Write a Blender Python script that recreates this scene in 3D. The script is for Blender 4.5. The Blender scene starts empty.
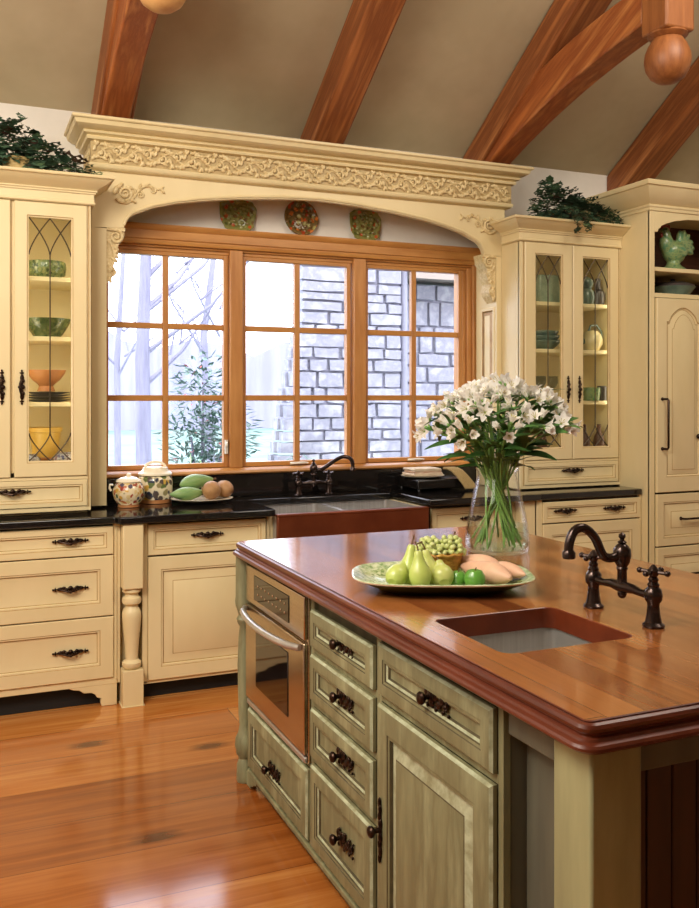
import bpy, bmesh, math, random
from mathutils import Vector, Matrix, Euler
random.seed(7)
scene = bpy.context.scene
COL = scene.collection
PI = math.pi
R = math.radians

# ------------------------------------------------------------------ materials
def lin(c):
    out = []
    for v in c:
        v = v/255.0
        out.append(v/12.92 if v <= 0.04045 else ((v+0.055)/1.055)**2.4)
    return (out[0], out[1], out[2], 1.0)

def newmat(name):
    m = bpy.data.materials.new(name)
    m.use_nodes = True
    nt = m.node_tree
    nt.nodes.clear()
    out = nt.nodes.new('ShaderNodeOutputMaterial')
    return m, nt, out

def N(nt, t, **kw):
    n = nt.nodes.new('ShaderNode'+t)
    for k, v in kw.items():
        setattr(n, k, v)
    return n

def setin(n, **kw):
    for k, v in kw.items():
        n.inputs[k.replace('_', ' ')].default_value = v

def coords(nt, scale=(1, 1, 1), loc=(0, 0, 0), rot=None):
    tc = N(nt, 'TexCoord')
    mp = N(nt, 'Mapping')
    mp.inputs['Scale'].default_value = scale
    mp.inputs['Location'].default_value = loc
    if rot:
        mp.vector_type = 'TEXTURE'
        mp.inputs['Scale'].default_value = [1.0/k for k in scale]
        mp.inputs['Rotation'].default_value = rot
    nt.links.new(tc.outputs['Object'], mp.inputs['Vector'])
    return mp.outputs['Vector']

def ramp(nt, fac, stops):
    r = N(nt, 'ValToRGB')
    el = r.color_ramp.elements
    while len(el) < len(stops):
        el.new(0.5)
    for e, (p, c) in zip(el, stops):
        e.position = p
        e.color = c
    nt.links.new(fac, r.inputs['Fac'])
    return r.outputs['Color']

def pm(name, c1, c2=None, scale=6.0, stretch=(1, 1, 1), rough=0.5, metal=0.0, bump=0.0, lo=0.35, hi=0.65,
       spec=0.5, coat=0.0, c3=None, detail=4.0, trans=0.0, rot=None, bscale=None):
    m, nt, out = newmat(name)
    b = N(nt, 'BsdfPrincipled')
    setin(b, Roughness=rough, Metallic=metal)
    b.inputs['Specular IOR Level'].default_value = spec
    b.inputs['Coat Weight'].default_value = coat
    b.inputs['Coat Roughness'].default_value = 0.08
    if trans:
        b.inputs['Transmission Weight'].default_value = trans
    if c2 is None:
        b.inputs['Base Color'].default_value = lin(c1)
    if c2 is not None or bump:
        v = coords(nt, stretch, rot=rot)
        n = N(nt, 'TexNoise')
        setin(n, Scale=scale, Detail=detail, Roughness=0.6)
        nt.links.new(v, n.inputs['Vector'])
        if c2 is not None:
            st = [(lo, lin(c1)), (hi, lin(c2))]
            if c3 is not None:
                st = [(lo, lin(c1)), ((lo+hi)/2, lin(c2)), (hi, lin(c3))]
            nt.links.new(ramp(nt, n.outputs['Fac'], st), b.inputs['Base Color'])
        if bump:
            bp = N(nt, 'Bump')
            setin(bp, Strength=bump, Distance=0.01)
            src = n
            if bscale:
                src = N(nt, 'TexNoise')
                setin(src, Scale=bscale, Detail=4.0)
                nt.links.new(v, src.inputs['Vector'])
            nt.links.new(src.outputs['Fac'], bp.inputs['Height'])
            nt.links.new(bp.outputs['Normal'], b.inputs['Normal'])
    nt.links.new(b.outputs['BSDF'], out.inputs['Surface'])
    return m

def plankmat(name, width_axis, width, length, cols, rough=0.3, gap=0.012, gapcol=(40, 20, 8), grain=1.0, gamp=2.2, vary=0.62, knots=True, coat=0.0, spec=0.5):
    """Planks: width_axis 0/1 is the axis across the boards."""
    m, nt, out = newmat(name)
    L = nt.links
    tc = N(nt, 'TexCoord')
    sep = N(nt, 'SeparateXYZ')
    L.new(tc.outputs['Object'], sep.inputs[0])
    across = sep.outputs[width_axis]
    along = sep.outputs[1-width_axis]
    def M(op, a, b=None, c=None):
        n = N(nt, 'Math', operation=op)
        for i, v in enumerate((a, b, c)):
            if v is None:
                continue
            if isinstance(v, (int, float)):
                n.inputs[i].default_value = v
            else:
                L.new(v, n.inputs[i])
        return n.outputs[0]
    u = M('DIVIDE', across, width)
    row = M('FLOOR', u)
    fu = M('FRACT', u)
    wn = N(nt, 'TexWhiteNoise', noise_dimensions='1D')
    L.new(row, wn.inputs['W'])
    off = M('MULTIPLY', wn.outputs['Value'], 7.3)
    w = M('ADD', M('DIVIDE', along, length), off)
    colm = M('FLOOR', w)
    fw = M('FRACT', w)
    idn = M('ADD', M('MULTIPLY', row, 17.13), M('MULTIPLY', colm, 5.71))
    wn2 = N(nt, 'TexWhiteNoise', noise_dimensions='1D')
    L.new(idn, wn2.inputs['W'])
    # grain
    cmb = N(nt, 'CombineXYZ')
    L.new(M('MULTIPLY', across, 24.0*grain), cmb.inputs[0])
    L.new(M('MULTIPLY', along, 1.2*grain), cmb.inputs[1])
    L.new(M('MULTIPLY', idn, 3.7), cmb.inputs[2])
    nz = N(nt, 'TexNoise')
    setin(nz, Scale=1.6, Detail=7.0, Roughness=0.6, Distortion=0.6)
    L.new(cmb.outputs[0], nz.inputs['Vector'])
    mixv = M('ADD', M('MULTIPLY', wn2.outputs['Value'], vary), M('MULTIPLY', M('ADD', M('MULTIPLY', M('SUBTRACT', nz.outputs['Fac'], 0.5), gamp), 0.5), 0.42))
    st = [(i/(len(cols)-1), lin(c)) for i, c in enumerate(cols)]
    color = ramp(nt, mixv, st)
    if knots:
        cm2 = N(nt, 'CombineXYZ')
        L.new(M('MULTIPLY', along, 1.6), cm2.inputs[0])
        L.new(M('MULTIPLY', across, 3.3), cm2.inputs[1])
        vo = N(nt, 'TexVoronoi', voronoi_dimensions='2D')
        setin(vo, Scale=1.0, Randomness=1.0)
        L.new(cm2.outputs[0], vo.inputs['Vector'])
        d2 = M('ADD', vo.outputs['Distance'], M('MULTIPLY', M('SUBTRACT', nz.outputs['Fac'], 0.5), 0.12))
        kf = N(nt, 'MapRange')
        setin(kf, From_Min=0.05, From_Max=0.17, To_Min=1.0, To_Max=0.0)
        L.new(d2, kf.inputs['Value'])
        sepc = N(nt, 'SeparateColor')
        L.new(vo.outputs['Color'], sepc.inputs[0])
        sel = M('GREATER_THAN', sepc.outputs[0], 0.5)
        kk = M('MULTIPLY', kf.outputs[0], sel)
        mx = N(nt, 'Mix', data_type='RGBA')
        L.new(M('MULTIPLY', kk, 0.85), mx.inputs[0])
        L.new(color, mx.inputs[6])
        mx.inputs[7].default_value = lin((70, 28, 10))
        color = mx.outputs[2]
    g1 = M('LESS_THAN', fu, gap)
    g2 = M('LESS_THAN', fw, gap*width/length)
    gg = M('MAXIMUM', g1, g2)
    mx = N(nt, 'Mix', data_type='RGBA')
    L.new(M('MULTIPLY', gg, 0.8), mx.inputs[0])
    L.new(color, mx.inputs[6])
    mx.inputs[7].default_value = lin(gapcol)
    b = N(nt, 'BsdfPrincipled')
    b.inputs['Specular IOR Level'].default_value = spec
    b.inputs['Coat Weight'].default_value = coat
    b.inputs['Coat Roughness'].default_value = 0.1
    L.new(mx.outputs[2], b.inputs['Base Color'])
    rr = N(nt, 'MapRange')
    setin(rr, From_Min=0.3, From_Max=0.7, To_Min=rough*0.75, To_Max=rough*1.3)
    L.new(nz.outputs['Fac'], rr.inputs['Value'])
    L.new(rr.outputs[0], b.inputs['Roughness'])
    bp = N(nt, 'Bump')
    setin(bp, Strength=0.12, Distance=0.004)
    hh = M('SUBTRACT', M('MULTIPLY', nz.outputs['Fac'], 0.4), gg)
    L.new(hh, bp.inputs['Height'])
    L.new(bp.outputs['Normal'], b.inputs['Normal'])
    L.new(b.outputs['BSDF'], out.inputs['Surface'])
    return m

def glassmat(name, tint=(250, 252, 252), refl=0.06, rough=0.0):
    m, nt, out = newmat(name)
    t = N(nt, 'BsdfTransparent')
    t.inputs[0].default_value = lin(tint)
    g = N(nt, 'BsdfGlossy')
    g.inputs['Roughness'].default_value = rough
    lw = N(nt, 'LayerWeight')
    lw.inputs['Blend'].default_value = 0.5
    pw = N(nt, 'Math', operation='POWER')
    pw.inputs[1].default_value = 3.5
    nt.links.new(lw.outputs['Facing'], pw.inputs[0])
    mr = N(nt, 'MapRange')
    setin(mr, From_Min=0.0, From_Max=1.0, To_Min=refl*0.35, To_Max=min(1.0, refl*12))
    nt.links.new(pw.outputs[0], mr.inputs['Value'])
    mx = N(nt, 'MixShader')
    nt.links.new(mr.outputs[0], mx.inputs[0])
    nt.links.new(t.outputs[0], mx.inputs[1])
    nt.links.new(g.outputs[0], mx.inputs[2])
    nt.links.new(mx.outputs[0], out.inputs['Surface'])
    return m

def spotmat(name, base, spots, scale=30.0, thr=0.35, rough=0.25, bump=0.0, coat=0.3):
    """glazed ceramic with painted blotches in several colours"""
    m, nt, out = newmat(name)
    v = coords(nt)
    nz = N(nt, 'TexNoise'); setin(nz, Scale=scale*0.6, Detail=3.0)
    nt.links.new(v, nz.inputs['Vector'])
    vo = N(nt, 'TexVoronoi'); setin(vo, Scale=scale, Randomness=1.0)
    add = N(nt, 'VectorMath', operation='ADD')
    sc = N(nt, 'VectorMath', operation='SCALE'); sc.inputs['Scale'].default_value = 0.03
    nt.links.new(nz.outputs['Color'], sc.inputs[0])
    nt.links.new(v, add.inputs[0]); nt.links.new(sc.outputs[0], add.inputs[1])
    nt.links.new(add.outputs[0], vo.inputs['Vector'])
    sepc = N(nt, 'SeparateColor'); nt.links.new(vo.outputs['Color'], sepc.inputs[0])
    st = [(i/len(spots), lin(c)) for i, c in enumerate(spots)]
    r = N(nt, 'ValToRGB'); r.color_ramp.interpolation = 'CONSTANT'
    el = r.color_ramp.elements
    while len(el) < len(st): el.new(0.5)
    for e, (p, c) in zip(el, st): e.position = p; e.color = c
    nt.links.new(sepc.outputs[0], r.inputs['Fac'])
    mr = N(nt, 'MapRange'); setin(mr, From_Min=thr, From_Max=thr+0.12, To_Min=1.0, To_Max=0.0)
    nt.links.new(vo.outputs['Distance'], mr.inputs['Value'])
    mx = N(nt, 'Mix', data_type='RGBA')
    nt.links.new(mr.outputs[0], mx.inputs[0])
    mx.inputs[6].default_value = lin(base)
    nt.links.new(r.outputs['Color'], mx.inputs[7])
    b = N(nt, 'BsdfPrincipled'); setin(b, Roughness=rough)
    b.inputs['Coat Weight'].default_value = coat
    nt.links.new(mx.outputs[2], b.inputs['Base Color'])
    if bump:
        bp = N(nt, 'Bump'); setin(bp, Strength=bump, Distance=0.01)
        nt.links.new(vo.outputs['Distance'], bp.inputs['Height'])
        nt.links.new(bp.outputs['Normal'], b.inputs['Normal'])
    nt.links.new(b.outputs['BSDF'], out.inputs['Surface'])
    return m

M = {}
M['cream'] = pm('cream_paint', (227, 208, 163), (215, 195, 146), 3.0, (1, 1, 0.4), rough=0.42, lo=0.3, hi=0.75)
M['glaze'] = pm('umber_glaze', (158, 122, 72), (184, 148, 94), 14.0, rough=0.5)
M['glaze_dark'] = pm('dark_gap', (84, 58, 32), rough=0.6)
M['frieze_ground'] = pm('glazed_frieze_ground', (190, 166, 116), (172, 146, 98), 30.0, rough=0.5)
M['carved'] = pm('carved_cream', (226, 206, 158), (200, 174, 122), 60.0, rough=0.5, bump=0.3)
M['inside'] = pm('cabinet_inside', (232, 216, 172), rough=0.6)
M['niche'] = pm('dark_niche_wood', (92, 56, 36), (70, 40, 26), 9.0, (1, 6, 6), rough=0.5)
M['plaster'] = pm('white_plaster', (232, 225, 214), (222, 215, 204), 3.0, rough=0.85, bump=0.15, bscale=22.0)
M['ceil'] = pm('tan_plaster', (186, 170, 138), (172, 156, 124), 1.6, rough=0.85, bump=0.2, bscale=9.0)
M['beam'] = pm('beam_wood', (170, 104, 54), (122, 66, 30), 2.0, (9, 0.5, 9), rot=(-0.57, 0, 0), rough=0.55, bump=0.3, lo=0.3, hi=0.7, c3=(188, 122, 68), detail=8)
M['beam_lit'] = pm('lit_beam_wood', (214, 168, 108), (190, 138, 80), 3.0, (5, 5, 0.8), rough=0.5, lo=0.3, hi=0.7)  # light falling on the left pendant is put into this paler colour
M['beam_brace'] = pm('brace_wood', (178, 104, 50), (136, 70, 30), 2.0, (9, 0.6, 9), rot=(-0.45, 0, 0), rough=0.5, bump=0.3, lo=0.3, hi=0.7, c3=(192, 124, 66), detail=8)
M['pendant'] = pm('pendant_wood', (158, 98, 50), (120, 66, 30), 4.0, (8, 8, 0.6), rough=0.5, lo=0.3, hi=0.7, detail=8, bump=0.15)
M['fir'] = pm('fir_window_wood', (194, 138, 74), (170, 112, 54), 4.0, (1, 6, 6), rough=0.38, lo=0.3, hi=0.7)
M['fir_v'] = pm('fir_window_upright', (196, 140, 82), (170, 112, 58), 4.0, (7, 7, 0.8), rough=0.38, lo=0.3, hi=0.7)
M['bronze'] = pm('dark_bronze', (62, 44, 34), (36, 26, 22), 40.0, rough=0.34, metal=0.85)
M['bronze_faucet'] = pm('oil_rubbed_bronze', (72, 60, 56), rough=0.24, metal=0.9)
M['granite'] = pm('black_granite', (18, 16, 16), (34, 29, 26), 90.0, rough=0.08, lo=0.5, hi=0.8, c3=(80, 72, 64), spec=0.6)
M['copper'] = pm('copper_apron', (128, 66, 38), (104, 48, 26), 5.0, rough=0.36, metal=0.55, lo=0.3, hi=0.75)
M['steel'] = pm('brushed_steel', (206, 202, 196), (190, 186, 180), 3.0, (40, 1, 1), rough=0.32, metal=0.75)
M['oven_steel'] = pm('oven_steel', (206, 190, 168), (190, 172, 150), 4.0, (1, 1, 60), rough=0.24, metal=1.0)
M['oven_glass'] = pm('oven_glass', (22, 14, 12), rough=0.05, spec=0.8)
M['green'] = pm('sage_distressed_paint', (148, 146, 109), (120, 116, 84), 3.6, (3, 3, 0.6), rough=0.5, lo=0.28, hi=0.72, c3=(164, 164, 126), detail=8, bump=0.1)
M['green_pale'] = pm('pale_sage_edge', (186, 192, 160), (140, 138, 104), 26.0, rough=0.5, lo=0.35, hi=0.7)
M['green_dark'] = pm('sage_glaze_groove', (70, 62, 40), (98, 88, 60), 14.0, rough=0.6)
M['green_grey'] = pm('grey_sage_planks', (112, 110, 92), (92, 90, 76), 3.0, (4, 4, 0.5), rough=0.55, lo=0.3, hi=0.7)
M['post_paint'] = pm('post_sage_paint', (180, 178, 132), (146, 144, 108), 4.0, (3, 3, 0.5), rough=0.5, lo=0.28, hi=0.72)
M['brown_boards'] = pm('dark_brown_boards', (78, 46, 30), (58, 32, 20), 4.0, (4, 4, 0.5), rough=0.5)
M['cherry'] = plankmat('cherry_butcher_block', 0, 0.085, 1.35, [(84, 42, 22), (132, 72, 36), (168, 104, 54), (110, 56, 28)], rough=0.2, gap=0.02, gapcol=(86, 34, 14), grain=1.0, gamp=1.3, vary=0.7, knots=False, spec=0.6, coat=0.4)
M['cherry_edge'] = pm('cherry_edge', (108, 50, 30), (82, 34, 20), 4.0, (4, 1, 8), rough=0.3, lo=0.3, hi=0.7, spec=0.6)
M['floor'] = plankmat('pine_floor', 1, 0.30, 7.0, [(98, 46, 18), (142, 76, 30), (176, 104, 46), (210, 148, 80)], rough=0.13, gap=0.012, gapcol=(96, 44, 14), grain=0.8, gamp=1.9, vary=0.72, knots=True, spec=0.5, coat=0.3)
M['pane'] = glassmat('window_pane', (252, 253, 255), 0.03)
M['cab_pane'] = glassmat('cabinet_pane', (248, 248, 242), 0.035)
M['vase_glass'] = glassmat('vase_glass', (254, 255, 255), 0.06)
M['water'] = glassmat('water', (238, 246, 240), 0.06)
M['clear'] = glassmat('clear_glass', (225, 228, 226), 0.10)
M['came'] = pm('lead_came', (74, 62, 46), rough=0.4, metal=0.6)
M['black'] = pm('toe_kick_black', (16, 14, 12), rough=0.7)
M['leaf'] = pm('leaf_green', (44, 84, 34), (78, 122, 56), 20.0, rough=0.45)
M['ivy'] = pm('ivy_green', (38, 62, 42), (84, 112, 84), 14.0, rough=0.5, lo=0.3, hi=0.75)
M['ivy2'] = pm('ivy_pale', (92, 112, 72), (60, 84, 56), 12.0, rough=0.5)
M['ivy_dry'] = pm('dry_vine', (86, 62, 44), (52, 36, 26), 12.0, rough=0.7)
M['stem'] = pm('stem_green', (136, 172, 88), (96, 138, 60), 20.0, rough=0.4)
def thinmat(name, c, t=0.4):
    m, nt, out = newmat(name)
    v = coords(nt)
    n = N(nt, 'TexNoise'); setin(n, Scale=30.0, Detail=2.0)
    nt.links.new(v, n.inputs['Vector'])
    colr = ramp(nt, n.outputs['Fac'], [(0.35, lin(c)), (0.7, lin([k*0.94 for k in c]))])
    d = N(nt, 'BsdfDiffuse'); tr = N(nt, 'BsdfTranslucent'); mx = N(nt, 'MixShader')
    mx.inputs[0].default_value = t
    nt.links.new(colr, d.inputs[0]); nt.links.new(colr, tr.inputs[0])
    nt.links.new(d.outputs[0], mx.inputs[1]); nt.links.new(tr.outputs[0], mx.inputs[2])
    nt.links.new(mx.outputs[0], out.inputs['Surface'])
    return m
M['petal'] = thinmat('white_petal', (254, 250, 244), 0.4)
M['petal_c'] = pm('petal_heart', (196, 186, 110), rough=0.5)
M['pear'] = pm('pear_skin', (178, 196, 92), (200, 208, 120), 9.0, rough=0.35, coat=0.2)
M['pear2'] = pm('ripe_pear_skin', (206, 206, 128), (184, 196, 100), 9.0, rough=0.35, coat=0.2)
M['apple'] = pm('green_apple_skin', (104, 158, 64), (82, 140, 52), 9.0, rough=0.28, coat=0.3)
M['twig'] = pm('fruit_twig', (94, 66, 36), rough=0.7)
M['grape'] = pm('grape_skin', (206, 210, 146), (184, 194, 116), 30.0, rough=0.3, coat=0.2)
M['squash_tan'] = pm('tan_squash_skin', (222, 182, 150), (208, 160, 132), 12.0, rough=0.5)
M['squash_green'] = pm('green_squash_skin', (112, 150, 86), (142, 170, 106), 14.0, (1, 1, 4), rough=0.4)
M['yam'] = pm('brown_squash_skin', (180, 136, 88), (150, 106, 66), 12.0, rough=0.55)
M['wicker'] = pm('wicker', (206, 160, 70), (164, 112, 40), 60.0, (1, 1, 3), rough=0.6, bump=0.4)
M['platter'] = spotmat('platter_glaze', (176, 188, 138), [(120, 142, 84), (150, 168, 108), (196, 204, 162)], 75.0, 0.5)
M['platter_under'] = pm('platter_underside', (74, 84, 44), (60, 70, 36), 20.0, rough=0.3)
M['platter_rim'] = pm('platter_rim', (210, 214, 180), (120, 150, 92), 60.0, rough=0.25, coat=0.3)
M['white_ceramic'] = pm('white_ceramic', (238, 226, 200), rough=0.25, coat=0.3)
M['majolica'] = spotmat('majolica', (226, 206, 168), [(186, 104, 60), (76, 96, 64), (206, 160, 72), (92, 84, 100), (156, 66, 52), (214, 186, 130)], 48.0, 0.52)
M['majolica2'] = spotmat('majolica_fruit', (228, 214, 180), [(48, 54, 70), (98, 112, 64), (206, 166, 76), (150, 138, 96), (88, 76, 70)], 32.0, 0.5)
M['plate_green'] = spotmat('green_relief_plate', (128, 124, 66), [(92, 100, 50), (176, 84, 40), (150, 148, 96), (112, 86, 44)], 30.0, 0.32, bump=0.5)
M['plate_red'] = spotmat('red_relief_plate', (110, 86, 46), [(188, 80, 36), (84, 92, 44), (196, 110, 44), (150, 60, 30), (160, 150, 90)], 32.0, 0.36, bump=0.5)
M['mottled'] = spotmat('mottled_green_bowl', (108, 122, 76), [(70, 92, 54), (140, 142, 92), (60, 76, 50)], 60.0, 0.4, bump=0.4)
M['mottled_dark'] = spotmat('dark_green_bowl', (74, 88, 50), [(52, 70, 40), (98, 104, 60)], 50.0, 0.4, bump=0.3)
M['terracotta'] = pm('terracotta', (192, 132, 80), (172, 110, 62), 12.0, rough=0.5)
M['dark_plate'] = pm('dark_plate', (66, 60, 58), rough=0.3)
M['yellow_crock'] = pm('yellow_crock', (212, 174, 84), (194, 152, 66), 10.0, rough=0.4)
M['blue_jar'] = spotmat('blue_pattern_jar', (170, 168, 172), [(84, 84, 116), (120, 90, 100), (190, 184, 180)], 60.0, 0.4)
M['teal'] = pm('teal_glaze', (104, 124, 112), (74, 96, 90), 16.0, rough=0.3, coat=0.3)
M['teal_pale'] = pm('pale_teal_glaze', (160, 172, 150), (130, 150, 132), 16.0, rough=0.3, coat=0.3)
M['ivory'] = pm('ivory_glaze', (226, 212, 168), (206, 190, 140), 16.0, rough=0.3, coat=0.3)
M['rooster'] = pm('rooster_glaze', (84, 130, 92), (140, 156, 100), 36.0, rough=0.35, lo=0.38, hi=0.68, c3=(66, 108, 80), coat=0.3)
M['comb'] = pm('rooster_comb', (156, 62, 46), rough=0.4)
M['linen'] = pm('linen', (214, 200, 176), (190, 168, 142), 30.0, (1, 1, 6), rough=0.85)
M['linen_red'] = pm('striped_linen', (178, 130, 104), (216, 200, 176), 26.0, (0.5, 0.5, 9), rough=0.85)
M['burlap'] = pm('burlap', (176, 152, 102), (140, 116, 74), 60.0, (6, 1, 1), rough=0.9, bump=0.3)
M['tray'] = pm('black_tray', (22, 19, 17), rough=0.25)
M['hard'] = pm('nickel_latch', (226, 220, 206), rough=0.35, metal=0.3)
M['stone'] = pm('pale_stone', (168, 168, 178), (138, 138, 152), 5.0, rough=0.9, bump=0.8, lo=0.3, hi=0.7, c3=(186, 186, 192), bscale=12.0)
M['mortar'] = pm('mortar', (146, 146, 162), rough=0.95)
M['lawn'] = pm('frosty_lawn', (92, 122, 112), (126, 146, 140), 0.4, rough=0.95, lo=0.3, hi=0.7)
M['bark'] = pm('pale_bark', (140, 137, 156), (120, 117, 136), 3.0, (3, 3, 0.5), rough=0.9)
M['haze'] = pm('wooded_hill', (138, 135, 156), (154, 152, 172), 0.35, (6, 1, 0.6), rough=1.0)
M['rhodo'] = pm('rhododendron_leaf', (66, 92, 84), (104, 130, 118), 5.0, rough=0.4)
M['rhodo2'] = pm('reddish_bud', (176, 84, 84), rough=0.5)
M['pale_bush'] = pm('pale_bush_leaf', (150, 180, 128), (186, 204, 160), 5.0, rough=0.5)
M['eave'] = pm('eave_board', (150, 138, 130), rough=0.8)

# ------------------------------------------------------------------ mesh builder
class MB:
    def __init__(s):
        s.v = []; s.f = []; s.m = []
    def add(s, vs, fs, m=0):
        o = len(s.v)
        s.v += [tuple(p) for p in vs]
        for f in fs:
            s.f.append(tuple(i+o for i in f)); s.m.append(m)
        return s
    def box(s, x0, x1, y0, y1, z0, z1, m=0):
        vs = [(x, y, z) for x in (x0, x1) for y in (y0, y1) for z in (z0, z1)]
        return s.add(vs, [(0, 1, 3, 2), (4, 6, 7, 5), (0, 4, 5, 1), (2, 3, 7, 6), (0, 2, 6, 4), (1, 5, 7, 3)], m)
    def prism(s, pts, axis, a, b, m=0):
        def P(p, t):
            return {'x': (t, p[0], p[1]), 'y': (p[0], t, p[1]), 'z': (p[0], p[1], t)}[axis]
        n = len(pts)
        vs = [P(p, a) for p in pts]+[P(p, b) for p in pts]
        fs = [tuple(range(n)), tuple(range(2*n-1, n-1, -1))]
        fs += [(i, (i+1) % n, n+(i+1) % n, n+i) for i in range(n)]
        return s.add(vs, fs, m)
    def loops(s, loops, caps=(False, False), ms=None, closed=False, m=0):
        n = len(loops[0]); o = len(s.v)
        for l in loops:
            s.v += [tuple(p) for p in l]
        k = len(loops)
        for j in range(k if closed else k-1):
            j2 = (j+1) % k
            mm = ms[j] if ms else m
            for i in range(n):
                s.f.append((o+j*n+i, o+j*n+(i+1) % n, o+j2*n+(i+1) % n, o+j2*n+i)); s.m.append(mm)
        if caps[0]:
            s.f.append(tuple(o+i for i in range(n))); s.m.append(m)
        if caps[1]:
            s.f.append(tuple(o+(k-1)*n+i for i in range(n))); s.m.append(ms[-1] if ms and len(ms) >= k else m)
        return s
    def tube(s, path, r, n=8, m=0):
        P = [Vector(p) for p in path]
        rs = r if isinstance(r, (list, tuple)) else [r]*len(P)
        loops = []
        prev = None
        for i, p in enumerate(P):
            t = (P[min(i+1, len(P)-1)]-P[max(i-1, 0)])
            if t.length < 1e-9: t = Vector((0, 0, 1))
            t.normalize()
            if prev is None:
                a = Vector((0, 0, 1)) if abs(t.z) < 0.9 else Vector((1, 0, 0))
                u = t.cross(a).normalized()
            else:
                u = (prev-t*prev.dot(t))
                u = u.normalized() if u.length > 1e-6 else t.orthogonal().normalized()
            prev = u
            w = t.cross(u)
            loops.append([p+(u*math.cos(2*PI*k/n)+w*math.sin(2*PI*k/n))*rs[i] for k in range(n)])
        return s.loops(loops, (True, True), m=m)
    def lathe(s, prof, c=(0, 0, 0), n=24, axis='z', m=0, caps=(True, True), closed=False, ms=None, sx=1.0, sy=1.0):
        loops = []
        for r, h in prof:
            l = []
            for k in range(n):
                a = 2*PI*k/n
                x, y = r*math.cos(a)*sx, r*math.sin(a)*sy
                q = {'z': (x, y, h), 'y': (x, h, y), 'x': (h, x, y)}[axis]
                l.append((q[0]+c[0], q[1]+c[1], q[2]+c[2]))
            loops.append(l)
        return s.loops(loops, (False, False) if closed else caps, m=m, closed=closed, ms=ms)
    def ell(s, c, r, rot=None, n=12, k=7, m=0):
        if isinstance(r, (int, float)): r = (r, r, r)
        Rm = rot.to_matrix() if rot is not None else Matrix.Identity(3)
        loops = []
        for j in range(k+1):
            t = PI*(0.04+0.92*j/k)
            loops.append([Vector(c)+Rm @ Vector((r[0]*math.sin(t)*math.cos(2*PI*i/n), r[1]*math.sin(t)*math.sin(2*PI*i/n), r[2]*math.cos(t))) for i in range(n)])
        return s.loops(loops, (True, True), m=m)
    def sweep(s, path, prof, closed=False, m=0, ms=None):
        """profile [(out,z)] (closed polygon) swept along a polyline in XY; 'out' is to the right of travel."""
        P = [Vector((p[0], p[1])) for p in path]
        n = len(P); loops = []
        for i in range(n):
            if closed or 0 < i < n-1:
                d0 = (P[i]-P[i-1]).normalized(); d1 = (P[(i+1) % n]-P[i]).normalized()
            elif i == 0:
                d0 = d1 = (P[1]-P[0]).normalized()
            else:
                d0 = d1 = (P[-1]-P[-2]).normalized()
            n0 = Vector((d0.y, -d0.x)); n1 = Vector((d1.y, -d1.x))
            b = (n0+n1); b = b/b.dot(n0) if b.length > 1e-6 else n0
            loops.append([(P[i].x+b.x*o, P[i].y+b.y*o, z) for o, z in prof])
        return s.loops(loops, (not closed, not closed), m=m, closed=closed)
    def xf(s, mat):
        s.v = [tuple(mat @ Vector(p)) for p in s.v]
        return s
    def join(s, o, mat=None, dm=0):
        s.add([mat @ Vector(p) for p in o.v] if mat else o.v, [], 0) if False else None
        k = len(s.v)
        s.v += [tuple(mat @ Vector(p)) if mat else p for p in o.v]
        for f, mm in zip(o.f, o.m):
            s.f.append(tuple(i+k for i in f)); s.m.append(mm+dm)
        return s
    def mesh(s, name, mats, angle=35):
        me = bpy.data.meshes.new(name)
        me.from_pydata(s.v, [], s.f)
        for mt in (mats if isinstance(mats, (list, tuple)) else [mats]):
            me.materials.append(mt)
        for p, mm in zip(me.polygons, s.m):
            p.material_index = mm
            p.use_smooth = True
        bm = bmesh.new(); bm.from_mesh(me)
        bmesh.ops.recalc_face_normals(bm, faces=bm.faces[:])
        bm.to_mesh(me); bm.free()
        me.set_sharp_from_angle(angle=R(angle))
        return me

def link(o):
    COL.objects.link(o); return o

def tagit(o, label=None, cat=None, group=None, kind=None):
    if label: o['label'] = label
    if cat: o['category'] = cat
    if group: o['group'] = group
    if kind: o['kind'] = kind
    return o

def bevel(o, w, seg=2):
    md = o.modifiers.new('edge', 'BEVEL')
    md.width = w; md.segments = seg; md.limit_method = 'ANGLE'; md.angle_limit = R(40)
    return o

class Thing:
    """an Empty at the thing's base; parts given in world coordinates (or local when rz is used)"""
    def __init__(s, name, label, cat, loc=(0, 0, 0), rz=0.0, group=None, kind='thing'):
        s.o = bpy.data.objects.new(name, None)
        s.o.empty_display_size = 0.05
        link(s.o)
        s.o.location = loc
        s.o.rotation_euler = (0, 0, rz)
        s.loc = Vector(loc)
        tagit(s.o, label, cat, group, kind)
    def part(s, name, mb, mats, parent=None, label=None, bev=0.0, local=False, angle=35, kind=None):
        if not local:
            mb = MB().join(mb, Matrix.Translation(-s.loc))
        o = link(bpy.data.objects.new(name, mb.mesh(name, mats, angle)))
        o.parent = parent if parent is not None else s.o
        if label: o['label'] = label
        if kind: o['kind'] = kind
        if bev: bevel(o, bev)
        return o
    def put(s, name, me, at, rot=(0, 0, 0), parent=None, scale=1.0, world=True):
        """a part that is a placed copy of a mesh"""
        o = link(bpy.data.objects.new(name, me))
        o.parent = parent if parent is not None else s.o
        o.location = (Vector(at)-s.loc) if world else at
        o.rotation_euler = rot
        o.scale = (scale, scale, scale)
        return o

def solo(name, mb, mats, label, cat, group=None, kind='thing', bev=0.0, origin=None, angle=35):
    """a thing that is one mesh; origin at its base"""
    if origin is None:
        xs = [p[0] for p in mb.v]; ys = [p[1] for p in mb.v]; zs = [p[2] for p in mb.v]
        origin = ((min(xs)+max(xs))/2, (min(ys)+max(ys))/2, min(zs))
    mb = MB().join(mb, Matrix.Translation(-Vector(origin)))
    o = link(bpy.data.objects.new(name, mb.mesh(name, mats, angle)))
    o.location = origin
    tagit(o, label, cat, group, kind)
    if bev: bevel(o, bev)
    return o

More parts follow.
